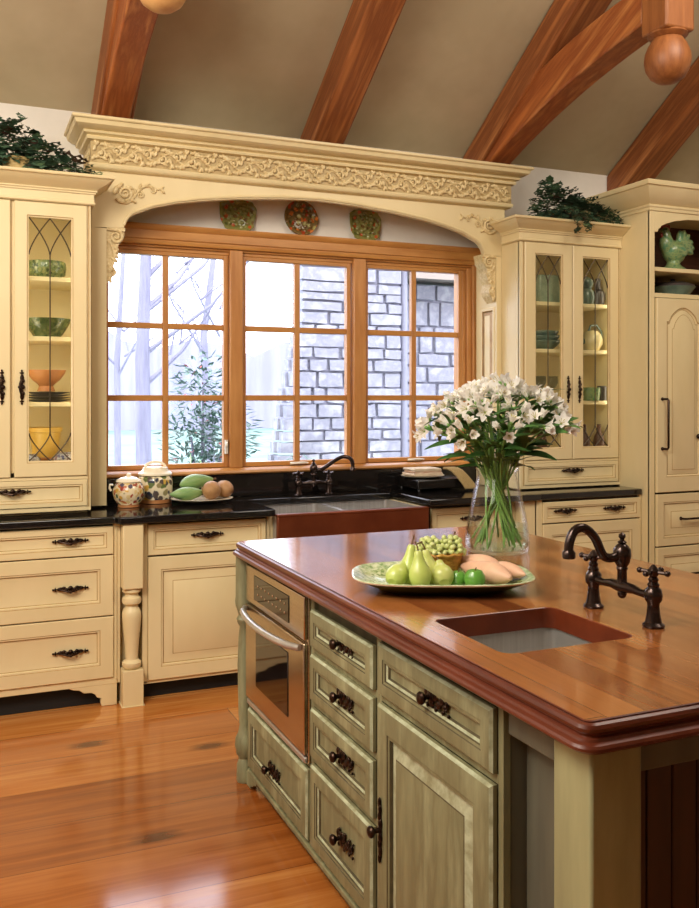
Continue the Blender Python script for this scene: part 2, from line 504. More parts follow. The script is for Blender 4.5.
def struct(name, mb, mats, label=None, cat=None, bev=0.0):
    o = link(bpy.data.objects.new(name, mb.mesh(name, mats)))
    tagit(o, label, cat, None, 'structure')
    if bev: bevel(o, bev)
    return o

# frames: facing -y (cabinets on the back wall) and facing -x (island side)
def FY(x0, yf, z0):
    return lambda a, b, o: (x0+a, yf-o, z0+b)
def FX(xf, y1, z0):
    return lambda a, b, o: (xf-o, y1-a, z0+b)

def rectloop(fr, a0, a1, b0, b1, ins, o):
    return [fr(a0+ins, b0+ins, o), fr(a1-ins, b0+ins, o), fr(a1-ins, b1-ins, o), fr(a0+ins, b1-ins, o)]

def panel(fr, a0, a1, b0, b1, prof, ms):
    """nested rectangular loops: prof [(inset, out)], ms material per ring plus one for the centre field"""
    mb = MB()
    mb.loops([rectloop(fr, a0, a1, b0, b1, i, o) for i, o in prof], (True, True), ms=ms)
    return mb

def drawer_prof(t=0.02, fw=0.045):
    # flat frame, glazed groove, flat field set back
    return ([(0, 0.001), (0, t-0.003), (0.003, t), (fw-0.012, t), (fw-0.009, t-0.003), (fw-0.003, t-0.004), (fw, t-0.011), (fw+0.003, t-0.012)],
            [0, 0, 0, 1, 0, 0, 1, 0])
def raised_prof(t=0.02, fw=0.06):
    return ([(0, 0.001), (0, t-0.003), (0.003, t), (fw-0.012, t), (fw-0.009, t-0.003), (fw-0.002, t-0.004), (fw, t-0.012), (fw+0.004, t-0.012), (fw+0.046, t-0.002), (fw+0.049, t)],
            [0, 0, 0, 1, 0, 0, 1, 0, 1, 0])

# ------------------------------------------------------------------ hardware meshes
def pull_mb():
    """ornate horizontal drop pull, 0.16 wide, centred, facing -y"""
    mb = MB()
    for s in (-1, 1):
        mb.ell((s*0.078, -0.006, 0), (0.006, 0.005, 0.005))
        mb.ell((s*0.068, -0.006, 0), (0.004, 0.006, 0.011))
        mb.tube([(s*0.05, -0.005, 0), (s*0.074, -0.005, 0)], 0.003, 6)
        mb.ell((s*0.044, -0.006, 0.001), (0.017, 0.006, 0.0095))
        mb.ell((s*0.030, -0.009, 0.006), (0.010, 0.006, 0.008))
        mb.ell((s*0.018, -0.010, -0.003), (0.010, 0.007, 0.010))
        mb.tube([(s*0.05, -0.01, 0.0), (s*0.035, -0.020, -0.004), (s*0.015, -0.024, -0.009), (0, -0.025, -0.010)], [0.003, 0.004, 0.005, 0.006], 8)
    mb.ell((0, -0.012, 0.003), (0.012, 0.009, 0.012))
    mb.ell((0, -0.024, -0.012), (0.008, 0.006, 0.007))
    return mb
PULL = pull_mb().mesh('drop_pull', M['bronze'])
VPULL = MB().join(pull_mb(), Matrix.Rotation(R(90), 4, 'Y')).mesh('door_pull', M['bronze'])
def knob_mb(vert=False):
    mb = MB()
    # backplate: pierced leafy strip to one side
    for k, (a, b, r1, r2) in enumerate([(0.0, 0, 0.018, 0.014), (0.022, 0.004, 0.012, 0.010), (0.040, -0.004, 0.012, 0.008), (0.056, 0.003, 0.010, 0.009), (0.070, -0.002, 0.009, 0.006), (-0.018, 0.004, 0.010, 0.010), (0.082, 0.003, 0.006, 0.007)]):
        mb.ell((a, -0.004, b*2), (r1, 0.005, r2*1.25))
        mb.ell((a+0.006, -0.004, -b*2-0.013), (r1*0.6, 0.004, r2*0.7))
        mb.ell((a+0.010, -0.004, b*2+0.014), (r1*0.5, 0.004, r2*0.6))
    if vert:
        mb = MB()
        for k in range(-4, 5):
            w = 0.010-0.0012*abs(k)
            mb.ell((0.003*(k % 2), -0.004, k*0.018), (w, 0.005, 0.014))
    mb.lathe([(0.006, 0.0), (0.006, -0.016), (0.009, -0.02), (0.014, -0.024), (0.016, -0.030), (0.0135, -0.035), (0.007, -0.038), (0.002, -0.039)], (0, 0, 0), 14, 'y')
    return mb
KNOB = MB().join(knob_mb(), Matrix.Rotation(R(-90), 4, 'Z')).mesh('leaf_knob', M['bronze'])      # faces -x, leaf toward -y
KNOBV = MB().join(knob_mb(True), Matrix.Rotation(R(-90), 4, 'Z')).mesh('latch_knob', M['bronze'])
# ================================================================== SETTING
YB = 5.08
SL = 0.64
ZW = 3.03
RY = 0.9                                    # ridge
ZR = ZW+SL*(YB-RY)
struct('floor', MB().box(-2.6, 6.2, -3.2, YB+0.12, -0.06, 0.0), M['floor'], 'wide-plank glossy orange pine floor with dark knots', 'floor')
wb = MB()
WX0, WX1, WZ0, WZ1 = 0.71, 3.10, 1.05, 2.42
wb.box(-2.6, WX0, YB, YB+0.16, 0, ZW).box(WX1, 6.2, YB, YB+0.16, 0, ZW).box(WX0, WX1, YB, YB+0.16, 0, WZ0).box(WX0, WX1, YB, YB+0.16, WZ1, ZW)
struct('wall_back', wb, M['plaster'], 'white plaster wall behind the cabinets and around the window', 'wall')
YF = -3.2
ZF = ZR-SL*(RY-YF)
gable = lambda: [(YF, 0), (YB+0.12, 0), (YB+0.12, ZW-SL*0.12), (RY, ZR), (YF, ZF)]
struct('wall_left', MB().prism(gable(), 'x', -2.6, -2.48), M['plaster'], 'plaster side wall left of the kitchen', 'wall')
struct('wall_right', MB().prism(gable(), 'x', 6.2, 6.32), M['plaster'], 'plaster side wall right of the kitchen', 'wall')
struct('wall_front', MB().box(-2.6, 6.2, YF-0.12, YF, 0, ZF), M['plaster'], 'plaster wall behind the viewer', 'wall')
ce = MB()
ce.prism([(YB+0.12, ZW-SL*0.12), (RY, ZR), (YF, ZF), (YF, ZF+0.12), (RY, ZR+0.12), (YB+0.12, ZW-SL*0.12+0.12)], 'x', -2.6, 6.2)
struct('ceiling', ce, M['ceil'], 'sloping tan plaster ceiling between the timber rafters', 'ceiling')

# ------------------------------------------------------------------ window
win = Thing('window_1', 'wide three-sash casement window with honey fir frame above the sink', 'window', (1.905, 5.08, 1.047), kind='structure')
def cz(z): return z
fr = MB()
# casing: side jambs, head, sill
fr.box(0.711, 0.731, 5.062, 5.20, 1.075, 2.34, 1)
fr.box(3.055, 3.100, 5.055, 5.20, 1.075, 2.34, 1).box(3.022, 3.055, 5.075, 5.20, 1.09, 2.32, 1).box(2.995, 3.022, 5.09, 5.20, 1.09, 2.31, 1)
fr.box(0.735, 3.06, 5.07, 5.20, 2.325, 2.345)
fr.box(0.735, 3.06, 5.085, 5.20, 2.305, 2.328)
o = win.part('window_frame', fr, [M['fir'], M['fir_v']], bev=0.004)
hd = MB()
hp = [(0.0, 2.338), (0.030, 2.338), (0.034, 2.348), (0.034, 2.362), (0.042, 2.368), (0.042, 2.412), (0.052, 2.420), (0.060, 2.436), (0.060, 2.446), (0.0, 2.446)]
hd.sweep([(0.712, YB), (3.112, YB)], hp)
win.part('window_header', hd, M['fir'])
si = MB().sweep([(0.712, YB), (3.112, YB)], [(-0.1, 1.046), (0.045, 1.046), (0.052, 1.054), (0.048, 1.066), (0.03, 1.078), (-0.1, 1.082)])
win.part('window_sill', si, M['fir'])
for x0, x1 in ((1.437, 1.517), (2.216, 2.300)):
    p = MB().box(x0, x1, 5.058, 5.20, 1.078, 2.335)
    win.part('window_post', p, M['fir_v'], bev=0.006)
for k, (g0, g1) in enumerate(((0.758, 1.409), (1.543, 2.183), (2.326, 2.968))):
    s0, s1 = g0-0.026, g1+0.026
    fr = MB()
    fr.box(s0, g0, 5.09, 5.135, 1.082, 2.307, 1).box(g1, s1, 5.09, 5.135, 1.082, 2.307, 1)
    fr.box(g0, g1, 5.09, 5.135, 1.082, 1.108).box(g0, g1, 5.09, 5.135, 2.284, 2.307)
    xm = (g0+g1)/2
    if k == 0: xm = 1.074
    fr.box(xm-0.0165, xm+0.0165, 5.096, 5.13, 1.108, 2.284, 1)
    for zm in (1.482, 1.888):
        fr.box(g0, xm-0.0165, 5.098, 5.128, zm-0.0165, zm+0.0165).box(xm+0.0165, g1, 5.098, 5.128, zm-0.0165, zm+0.0165)
    so = win.part('sash', fr, [M['fir'], M['fir_v']], bev=0.003)
    pn = MB().box(g0-0.004, g1+0.004, 5.112, 5.114, 1.10, 2.29)
    win.part('pane', pn, M['pane'], parent=so)
    if k == 0:
        l = MB().box(g1+0.004, g1+0.02, 5.07, 5.09, 1.16, 1.24).ell((g1+0.012, 5.064, 1.215), (0.006, 0.008, 0.018))
    else:
        l = MB().tube([(xm-0.05, 5.07, 1.092), (xm+0.02, 5.062, 1.096), (xm+0.06, 5.075, 1.092)], [0.006, 0.008, 0.006], 8).box(xm-0.05, xm+0.04, 5.078, 5.09, 1.085, 1.1)
    win.part('latch', l, M['hard'], parent=so, bev=0.002)

# ------------------------------------------------------------------ roof timbers
def zc(y): return ZW+SL*(YB-y)
def brace_path(y0, z0, y1, z1, bow, n=16):
    pts = []
    for i in range(n+1):
        t = i/n
        y = y0+(y1-y0)*t; z = z0+(z1-z0)*t
        d = Vector((y1-y0, z1-z0)).normalized(); nrm = Vector((-d.y, d.x))
        if nrm.y < 0: nrm = -nrm
        h = bow*4*t*(1-t)
        pts.append((y+nrm.x*h, z+nrm.y*h))
    return pts
def timber(x, w, label, post_y=None, depth=0.20, pz=0.0):
    t = Thing('ceiling_truss' if post_y else 'ceiling_rafter', label, 'ceiling beam', (x, YB-0.02, zc(YB)-0.1), group='timbers of the sloping ceiling')
    dz = depth/math.cos(math.atan(SL))
    ye = RY+0.1
    pr = [(YB-0.004, zc(YB)-0.006), (YB-0.004, zc(YB)-dz), (ye, zc(ye)-dz), (ye, zc(ye)-0.006)]
    t.part('rafter', MB().prism(pr, 'x', x-w/2, x+w/2), M['beam'], bev=0.012)
    if post_y:
        bw = w*0.78
        zb = 3.30
        lo = brace_path(YB-0.03, 2.82, post_y, zb-0.03, 0.065)
        up = brace_path(YB-0.03, 3.00, post_y, zb+0.16, 0.10)
        t.part('curved_brace', MB().prism(lo+up[::-1], 'x', x-bw/2, x+bw/2), M['beam_brace'], bev=0.01)
        h = 0.086
        po = MB().box(x-h, x+h, post_y-2*h, post_y, 3.20+pz, zc(post_y)-dz*0.6)
        pwood = M['beam_lit'] if x < 2 else M['pendant']
        pst = t.part('pendant_post', po, pwood, bev=0.012)
        b = MB()
        c = (x, post_y-h, 0)
        b.lathe([(q_, z_+pz) for q_, z_ in [(0.06, 3.215), (0.088, 3.205), (0.094, 3.195), (0.084, 3.186), (0.07, 3.178), (0.088, 3.15), (0.104, 3.11), (0.108, 3.075), (0.10, 3.035), (0.08, 3.0), (0.05, 2.978), (0.012, 2.968)]], c, 32)
        t.part('pendant_ball', b, pwood, parent=pst)
    return t
timber(0.755, 0.19, 'timber truss above the left end of the window cornice, only its pendant tip showing', 3.74, pz=0.075)
timber(1.96, 0.19, 'plain dark timber rafter above the middle of the window cornice')
timber(3.08, 0.20, 'timber truss over right end of window cornice, curved brace and turned pendant post', 3.42)
timber(4.24, 0.20, 'plain timber rafter above the right glass cabinet and the refrigerator cabinet')

# ================================================================== CABINETS
CR = [M['cream'], M['glaze']]
def crown(z0, z1, proj, base=0.0):
    h = z1-z0
    return [(0.0, z0), (base+0.008, z0), (base+0.010, z0+0.10*h), (base+0.016, z0+0.14*h), (base+0.016, z0+0.20*h), (base+0.012, z0+0.22*h), (proj*0.34, z0+0.34*h), (proj*0.60, z0+0.52*h), (proj*0.82, z0+0.74*h),
            (proj*0.86, z0+0.80*h), (proj*0.96, z0+0.82*h), (proj, z0+0.90*h), (proj, z1-0.004), (proj-0.004, z1), (0.0, z1)]

# ---- mantel surround over the window
HX0, HX1, HY = 0.628, 3.128, 4.80
man = Thing('window_mantel', 'carved cream mantel arching over the window, with scrollwork frieze and crown', 'window surround', (1.9, 4.80, 0.92))
arch = []
ctrl = [(0.0, 2.372), (0.010, 2.40), (0.03, 2.428), (0.055, 2.445), (0.15, 2.487), (0.28, 2.522), (0.42, 2.548), (0.62, 2.574), (0.85, 2.594), (1.0, 2.602), (1.0935, 2.605)]
AX0, AX1 = 0.793, 2.980
arch = [(AX0+a, z) for a, z in ctrl]+[(AX1-a, z) for a, z in ctrl[:-1][::-1]]
ZH = 2.90
face = [(HX0, 2.36), (HX0, ZH-0.03), (HX1, ZH-0.03), (HX1, 2.36)] + [(AX1, 2.36)] + arch[::-1] + [(AX0, 2.36)]
face = [(HX0+0.001, 2.362), (HX0+0.001, 2.86), (HX1, 2.86), (HX1, 2.60), (3.106, 2.60), (3.106, 2.362)]+arch[::-1]
man.part('arched_fascia', MB().prism(face, 'y', HY, HY+0.034), M['cream'])
# bead along the arch
man.part('arch_bead', MB().tube([(x, HY-0.002, z+0.012) for x, z in arch], 0.008, 8), M['cream'])
man.part('dust_top', MB().box(HX0, HX1, HY+0.036, 5.075, 2.74, 2.775), M['cream'])
for nm, x0, x1 in (('pilaster', HX0+0.001, 0.705), ('pilaster', 3.070, 3.106)):
    p = MB().box(x0, x1, HY, 5.04, 0.927, 2.3619)
    po = man.part(nm, p, M['cream'])
    if x0 > 2:
        side = panel(lambda a, b, oo: (x0-oo, 5.02-a, b), 0.04, 0.20, 1.02, 2.05, [(0, 0.0), (0.004, 0.006), (0.02, 0.006), (0.026, 0.0), (0.03, 0.0), (0.05, 0.006), (0.054, 0.007)], [0, 0, 1, 0, 1, 0, 0])
        man.part('side_panel', side, CR, parent=po)
# frieze, mouldings and crown swept round three sides
path = [(0.648, 5.075), (0.648, HY), (3.134, HY), (3.134, 5.075)]
# travel: out is right of travel -> go from right to left so outward is -y
path = path[::1]
def outsweep(prof):
    return MB().sweep(path, [(o, z) for o, z in prof])
# direction check: travelling -y along x=HX0 the right side is -x (outward)
man.part('lower_moulding', outsweep([(0.0, 2.656), (0.010, 2.656), (0.024, 2.662), (0.034, 2.672), (0.036, 2.682), (0.030, 2.690), (0.0, 2.694)]), M['cream'])
man.part('frieze', outsweep([(0.0, 2.690), (0.026, 2.690), (0.026, 2.806), (0.0, 2.806)]), M['frieze_ground'])
man.part('crown', outsweep([(0.0, 2.800), (0.03, 2.800), (0.046, 2.806), (0.050, 2.816), (0.044, 2.824), (0.05, 2.828), (0.064, 2.833), (0.068, 2.842), (0.062, 2.847), (0.084, 2.852), (0.108, 2.866), (0.112, 2.880), (0.115, 2.886), (0.123, 2.888), (0.127, 2.893), (0.127, 2.902), (0.122, 2.906), (0.0, 2.906)]), CR)

def spiral(c, r0, r1, turns, a0, sgn=1, n=22):
    pts = []
    for i in range(n+1):
        t = i/n
        r = r0+(r1-r0)*t; a = a0+sgn*2*PI*turns*t
        pts.append((c[0]+r*math.cos(a), c[1]+r*math.sin(a)))
    return pts
def relief(mb, pts, y, r0, r1, n=6):
    k = len(pts)
    mb.tube([(p[0], y, p[1]) for p in pts], [r0+(r1-r0)*i/(k-1) for i in range(k)], n)
def leafb(mb, x, z, y, L, W, ang, t=0.006):
    mb.ell((x+math.cos(ang)*L*0.5, y, z+math.sin(ang)*L*0.5), (L*0.5, t, W*0.5), Euler((0, -ang, 0)), 8, 5)
fz = MB()
y = HY-0.026-0.003
x = 0.634
zc0 = 2.747
i = 0
pitch = 0.078
while x < HX1-0.03:
    s = 1 if i % 2 == 0 else -1
    # undulating stem, a spiral in each bay, leaves either side
    relief(fz, [(x+pitch*k/8, zc0-s*0.024*math.cos(PI*k/8)) for k in range(9)], y, 0.006, 0.006)
    relief(fz, spiral((x+pitch*0.5, zc0-s*0.012), 0.026, 0.006, 1.3, PI*0.5*s, -s, 18), y-0.003, 0.006, 0.004)
    for k, (dx, dz, an) in enumerate(((0.1, 0.034, 0.9), (0.3, 0.038, 2.2), (0.72, 0.036, 0.6), (0.9, 0.030, 2.0), (0.55, -0.03, -0.6), (0.15, -0.024, -2.2), (0.0, 0.0, 1.2), (0.4, 0.046, 0.2), (0.02, -0.040, 0.2), (0.8, -0.036, 0.9), (0.95, 0.044, -0.4))):
        leafb(fz, x+dx*pitch, zc0+s*dz*0.8, y-0.002, 0.034, 0.019, an*s, 0.009)
    fz.ell((x+pitch*0.5, y-0.004, zc0-s*0.012), 0.0085, None, 8, 5)
    x += pitch; i += 1
man.part('frieze_carving', fz, M['carved'])
fz = MB()
# frieze return on the left side
yy = HY+0.02
while yy < 5.03:
    fz.ell((0.648-0.028, yy, 2.75), (0.006, 0.03, 0.022), None, 8, 5); fz.ell((0.648-0.028, yy+0.03, 2.725), (0.006, 0.022, 0.014), None, 8, 5)
    yy += 0.07
man.part('frieze_carving', fz, M['carved'])
def applique(sx, x0):
    """scroll of acanthus leaves; x0 outer end, running inward with sx"""
    mb = MB(); y = HY-0.004
    S = lambda u, w: (x0+sx*u, w)
    st_ = [(0.030, 2.520), (0.050, 2.503), (0.080, 2.500), (0.108, 2.515), (0.128, 2.542), (0.146, 2.570), (0.168, 2.590), (0.196, 2.599), (0.222, 2.594), (0.244, 2.584), (0.264, 2.590), (0.278, 2.604)]
    relief(mb, [S(u, w) for u, w in st_], y, 0.010, 0.005, 8)
    relief(mb, spiral(S(0.076, 2.548), 0.038, 0.006, 1.7, -PI*0.5 if sx > 0 else -PI*0.5, sx, 26), y-0.003, 0.009, 0.004, 8)
    relief(mb, spiral(S(0.155, 2.548), 0.018, 0.004, 1.3, PI*0.5, -sx, 16), y-0.002, 0.006, 0.003)
    relief(mb, spiral(S(0.222, 2.574), 0.015, 0.004, 1.2, PI*0.5, -sx, 16), y-0.002, 0.005, 0.003)
    for (u, w, L, W, a) in ((0.02, 2.535, 0.055, 0.026, 1.25), (0.035, 2.570, 0.045, 0.022, 0.8), (0.085, 2.586, 0.035, 0.02, -0.3), (0.110, 2.520, 0.032, 0.016, -0.6), (0.128, 2.545, 0.034, 0.015, 1.6),
                            (0.150, 2.575, 0.034, 0.014, 1.3), (0.180, 2.597, 0.03, 0.013, 0.5), (0.200, 2.598, 0.03, 0.013, -0.6), (0.262, 2.590, 0.034, 0.014, -0.9)):
        p = S(u, w); leafb(mb, p[0], p[1], y-0.002, L, W, a if sx > 0 else PI-a, 0.010)
    return mb
man.part('scroll_applique', applique(1, 0.722), M['carved'])
man.part('scroll_applique', applique(-1, 3.088), M['carved'])
def corbel(sx, xw):
    """S-scroll corbel standing off the pilaster into the opening; xw is the pilaster edge"""
    mb = MB()
    out = [(0.0, 2.362), (0.088, 2.362), (0.092, 2.345), (0.090, 2.32), (0.078, 2.298), (0.062, 2.282), (0.058, 2.262), (0.062, 2.245), (0.060, 2.228), (0.044, 2.205), (0.034, 2.188), (0.036, 2.168), (0.046, 2.15), (0.046, 2.132), (0.032, 2.112), (0.014, 2.09), (0.0, 2.075)]
    mb.prism([(xw+sx*a, z) for a, z in out], 'y', HY+0.014, HY+0.11)
    y = HY+0.008
    relief(mb, spiral((xw+sx*0.048, 2.322), 0.036, 0.006, 1.7, PI*0.5, -sx, 28), y, 0.009, 0.004, 8)
    relief(mb, spiral((xw+sx*0.030, 2.138), 0.018, 0.004, 1.4, -PI*0.5, sx, 20), y, 0.006, 0.003, 8)
    relief(mb, [(xw+sx*(0.012+0.03*math.sin(t*PI)), 2.30-0.16*t) for t in [k/12 for k in range(13)]], y, 0.008, 0.006, 8)
    for (u, w, L, W, a) in ((0.02, 2.275, 0.05, 0.024, -0.5), (0.035, 2.24, 0.04, 0.02, -0.9), (0.02, 2.215, 0.045, 0.02, -0.6), (0.012, 2.175, 0.04, 0.02, -1.1), (0.01, 2.115, 0.04, 0.018, -1.2), (0.055, 2.26, 0.03, 0.016, -2.0)):
        leafb(mb, xw+sx*u, w, y, L, W, a if sx > 0 else PI-a, 0.010)
    mb.box(min(xw, xw+sx*0.094), max(xw, xw+sx*0.094), HY+0.002, HY+0.115, 2.352, 2.371)
    return mb
man.part('corbel', corbel(1, 0.706), M['carved'])
man.part('corbel', corbel(-1, 3.069), M['carved'])

# ---- glass-door hutches
def leading(g0, g1, z0, z1, y):
    mb = MB(); xm = (g0+g1)/2; w = g1-g0; h = w*0.92
    def arc(xa, za, xb, zb, bulge):
        pts = []
        for k in range(11):
            t = k/10
            px = xa+(xb-xa)*t**1.45; pz = za+(zb-za)*t
            pts.append((px, y, pz))
        return pts
    r = 0.0035
    for zt, s in ((z1, 1), (z0, -1)):
        hb = h if s > 0 else h*0.75
        mb.tube(arc(g0, zt-s*hb, xm, zt, 0), r, 6); mb.tube(arc(g1, zt-s*hb, xm, zt, 0), r, 6)
        mb.tube(arc(xm, zt-s*hb, g0, zt, 0), r, 6); mb.tube(arc(xm, zt-s*hb, g1, zt, 0), r, 6)
    mb.tube([(xm, y, z0+h*0.75), (xm, y, z1-h)], r, 6)
    return mb
def glass_door(t, x0, x1, g0, g1, yf, z0, z1, gz0, gz1, pull_x):
    f = FY(0, yf, 0)
    L = lambda i, o: rectloop(f, x0, x1, z0, z1, i, o)
    G = lambda i, o: rectloop(f, g0, g1, gz0, gz1, i, o)
    mb = MB().loops([L(0, 0.0), L(0, 0.016), L(0.004, 0.02), G(-0.010, 0.02), G(-0.007, 0.016), G(-0.001, 0.014), G(0, 0.006), G(0, 0.0)], closed=True, ms=[0, 0, 0, 1, 0, 1, 0, 0])
    d = t.part('door', mb, CR)
    t.part('pane', MB().box(g0+0.0005, g1-0.0005, yf-0.005, yf-0.003, gz0+0.0005, gz1-0.0005), M['cab_pane'], parent=d)
    t.part('leading', leading(g0, g1, gz0, gz1, yf-0.007), M['came'], parent=d)
    t.put('handle', VPULL, (pull_x, yf-0.02, 1.535), parent=d)
    return d
def hutch(label, X0, X1, left_wall, doors, zt, name='hutch_cabinet', zb=0.9155):
    """X0..X1 outer, doors = list of (x0,x1,g0,g1,pull_x)"""
    t = Thing(name, label, 'cabinet', ((X0+X1)/2, 4.62, 0.917))
    y0, y1 = 4.612, 5.068
    c = MB()
    c.box(X0, X0+0.02, y0, y1, 0.932, zt).box(X1-0.02, X1, y0, y1, 0.932, zt).box(X0+0.02, X1-0.02, y1-0.015, y1, 0.932, zt, 2)
    c.box(X0+0.02, X1-0.02, y0, y1-0.015, 1.10, 1.125, 2).box(X0+0.02, X1-0.02, y0, y1-0.015, zt-0.05, zt, 2)
    c.box(X0+0.02, X1-0.02, y0, y1-0.015, 0.932, 0.95)
    c.box(X0+0.012, X1-0.012, y0+0.03, y1, zb, 0.932)
    # inner linings
    c.box(X0+0.02, X0+0.022, y0+0.02, y1-0.015, 1.125, zt-0.05, 2).box(X1-0.022, X1-0.02, y0+0.02, y1-0.015, 1.125, zt-0.05, 2)
    # face frame
    c.box(X0, doors[0][0]-0.002, y0-0.013, y0+0.01, 0.932, zt).box(doors[-1][1]+0.002, X1, y0-0.013, y0+0.01, 0.932, zt)
    c.box(doors[0][0]-0.002, doors[-1][1]+0.002, y0-0.013, y0+0.01, 1.086, 1.101).box(doors[0][0]-0.002, doors[-1][1]+0.002, y0-0.013, y0+0.01, 0.932, 0.952)
    c.box(doors[0][0]-0.002, doors[-1][1]+0.002, y0-0.013, y0+0.01, 2.428, zt)
    for da, db in zip(doors[:-1], doors[1:]):
        c.box(da[1]-0.012, db[0]+0.012, y0, y0+0.010, 1.101, 2.428)
    # beads on the stiles
    for xb in (doors[0][0]-0.008, doors[-1][1]+0.008):
        c.box(xb-0.0025, xb+0.0025, y0-0.0145, y0-0.01, 0.95, 2.43, 1)
    t.part('carcass', c, [M['cream'], M['glaze'], M['inside']], bev=0.002)
    for z in (1.463, 1.785, 2.078):
        t.part('shelf', MB().box(X0+0.023, X1-0.023, y0+0.05, y1-0.016, z-0.022, z), M['inside'], bev=0.002)
    for d in doors:
        glass_door(t, d[0], d[1], d[2], d[3], y0-0.002, 1.103, 2.426, 1.18, 2.352, d[4])
    dx0, dx1 = doors[0][0], doors[-1][1]
    pr, ms = drawer_prof(0.018, 0.034)
    dr = t.part('drawer', panel(FY(0, y0-0.002, 0), dx0, dx1, 0.954, 1.084, pr, ms), CR)
    t.put('handle', PULL, ((dx0+dx1)/2, y0-0.014, 1.035), parent=dr)
    pth = [(X0, 4.782), (X0, y0-0.013), (X1, y0-0.013)] if left_wall else [(X0, y1), (X0, y0-0.013), (X1, y0-0.013), (X1, 4.782)]
    t.part('crown', MB().sweep(pth, crown(zt+0.004, zt+0.084, 0.105, 0.012)), CR)
    t.part('frieze_board', MB().sweep(pth, [(0.0, 2.429), (0.012, 2.429), (0.019, 2.434), (0.019, 2.440), (0.014, 2.444), (0.014, zt+0.0035), (0.0, zt+0.0035)]), M['cream'])
    t.part('cabinet_top', MB().box(X0, X1, y0-0.01, y1, zt+0.005, zt+0.082), M['cream'])
    return t
hL = hutch('cream glass-door hutch cabinet left of the window, holding bowls and a yellow crock', -0.122, 0.600, False,
      [(-0.106, 0.229, -0.03, 0.164, 0.19), (0.246, 0.582, 0.312, 0.506, 0.279)], 2.478)
hR = hutch('cream glass-door hutch cabinet between window and refrigerator cabinet, holding teal crockery', 3.108, 3.860, True,
      [(3.138, 3.484, 3.220, 3.405, 3.450), (3.490, 3.842, 3.572, 3.765, 3.535)], 2.478, zb=0.9255)

# ---- base cabinets
def base_carcass(x0, x1, yf, z0=0.10, z1=0.877, gapcol=2):
    c = MB()
    c.box(x0, x0+0.02, yf, 5.06, z0, z1).box(x1-0.02, x1, yf, 5.06, z0, z1).box(x0+0.02, x1-0.02, 5.045, 5.06, z0, z1).box(x0+0.02, x1-0.02, yf, 5.045, z0, z0+0.02)
    c.box(x0+0.02, x1-0.02, yf+0.012, yf+0.02, z0+0.02, z1, 1)
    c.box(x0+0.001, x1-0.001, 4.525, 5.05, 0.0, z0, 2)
    return c
BM = [M['cream'], M['glaze_dark'], M['black']]
YC = 4.474
# left drawer stack
bL = Thing('base_cabinet', 'cream three-drawer base cabinet left of the turned post, under the left hutch', 'cabinet', (0.3, YC, 0))
X0, X1 = -0.13, 0.706
c = base_carcass(X0, X1, YC, 0.128)
c.box(X0, X0+0.024, YC-0.004, YC+0.012, 0.128, 0.877).box(X1-0.016, X1, YC-0.004, YC+0.012, 0.128, 0.877).box(X0, X1, YC-0.006, YC+0.012, 0.103, 0.135)
c.box(0.706, 0.7225, YC+0.002, YC+0.02, 0.103, 0.877).box(0.7225, 0.8245, 4.53, 4.55, 0.0, 0.877)
bL.part('carcass', c, BM, bev=0.002)
for (z0, z1, zh, rz) in ((0.731, 0.868, 0.806, 0), (0.437, 0.725, 0.580, 0), (0.137, 0.431, 0.279, 0)):
    pr, ms = drawer_prof(0.02, 0.043 if z0 > 0.7 else 0.074)
    d = bL.part('drawer', panel(FY(0, YC+0.004, 0), X0+0.026, X1-0.018, z0, z1, pr, ms), CR)
    for xh in (0.088, 0.488):
        bL.put('handle', PULL, (xh, YC-0.008, zh), parent=d)
foot = [(0.706, 0.0), (0.706, 0.112), (0.48, 0.112), (0.486, 0.100), (0.505, 0.092), (0.53, 0.088), (0.552, 0.072), (0.585, 0.070), (0.602, 0.062), (0.612, 0.045), (0.632, 0.038), (0.628, 0.02), (0.634, 0.0)]
bL.part('bracket_foot', MB().prism([(0.576-q, z) for q, z in foot], 'y', YC-0.005, YC+0.02), M['cream'], bev=0.003)
bL.part('bracket_foot', MB().prism(foot, 'y', YC-0.005, YC+0.02), M['cream'], bev=0.003)

def turned_post(x0, x1, label):
    t = Thing('turned_post', label, 'post', ((x0+x1)/2, 4.45, 0), group='turned posts of the sink run')
    xc = (x0+x1)/2; h = (x1-x0)/2; yc = 4.405+h
    b = MB().box(x0, x1, 4.405, 4.405+2*h, 0.0, 0.172).box(x0-0.006, x1+0.006, 4.399, 4.411+2*h, 0, 0.004)
    t.part('plinth_block', b, M['cream'], bev=0.006)
    t.part('top_block', MB().box(x0, x1, 4.405, 4.405+2*h, 0.562, 0.878 if x0 < 2 else 0.887), M['cream'], bev=0.006)
    pf = [(0.030, 0.172), (0.040, 0.178), (0.046, 0.190), (0.046, 0.204), (0.038, 0.212), (0.030, 0.218), (0.029, 0.225), (0.031, 0.26), (0.036, 0.32), (0.042, 0.38), (0.0455, 0.42), (0.045, 0.445), (0.038, 0.462), (0.030, 0.47), (0.028, 0.478), (0.034, 0.484), (0.044, 0.49), (0.047, 0.502), (0.044, 0.516), (0.032, 0.524), (0.029, 0.534), (0.036, 0.540), (0.045, 0.546), (0.045, 0.556), (0.036, 0.562)]
    t.part('turned_shaft', MB().lathe(pf, (xc, yc, 0), 28), M['cream'])
    return t
turned_post(0.724, 0.822, 'cream turned post between the left drawers and the panelled door cabinet')
turned_post(2.985, 3.083, 'cream turned post right of the sink run, half hidden by the flower vase')

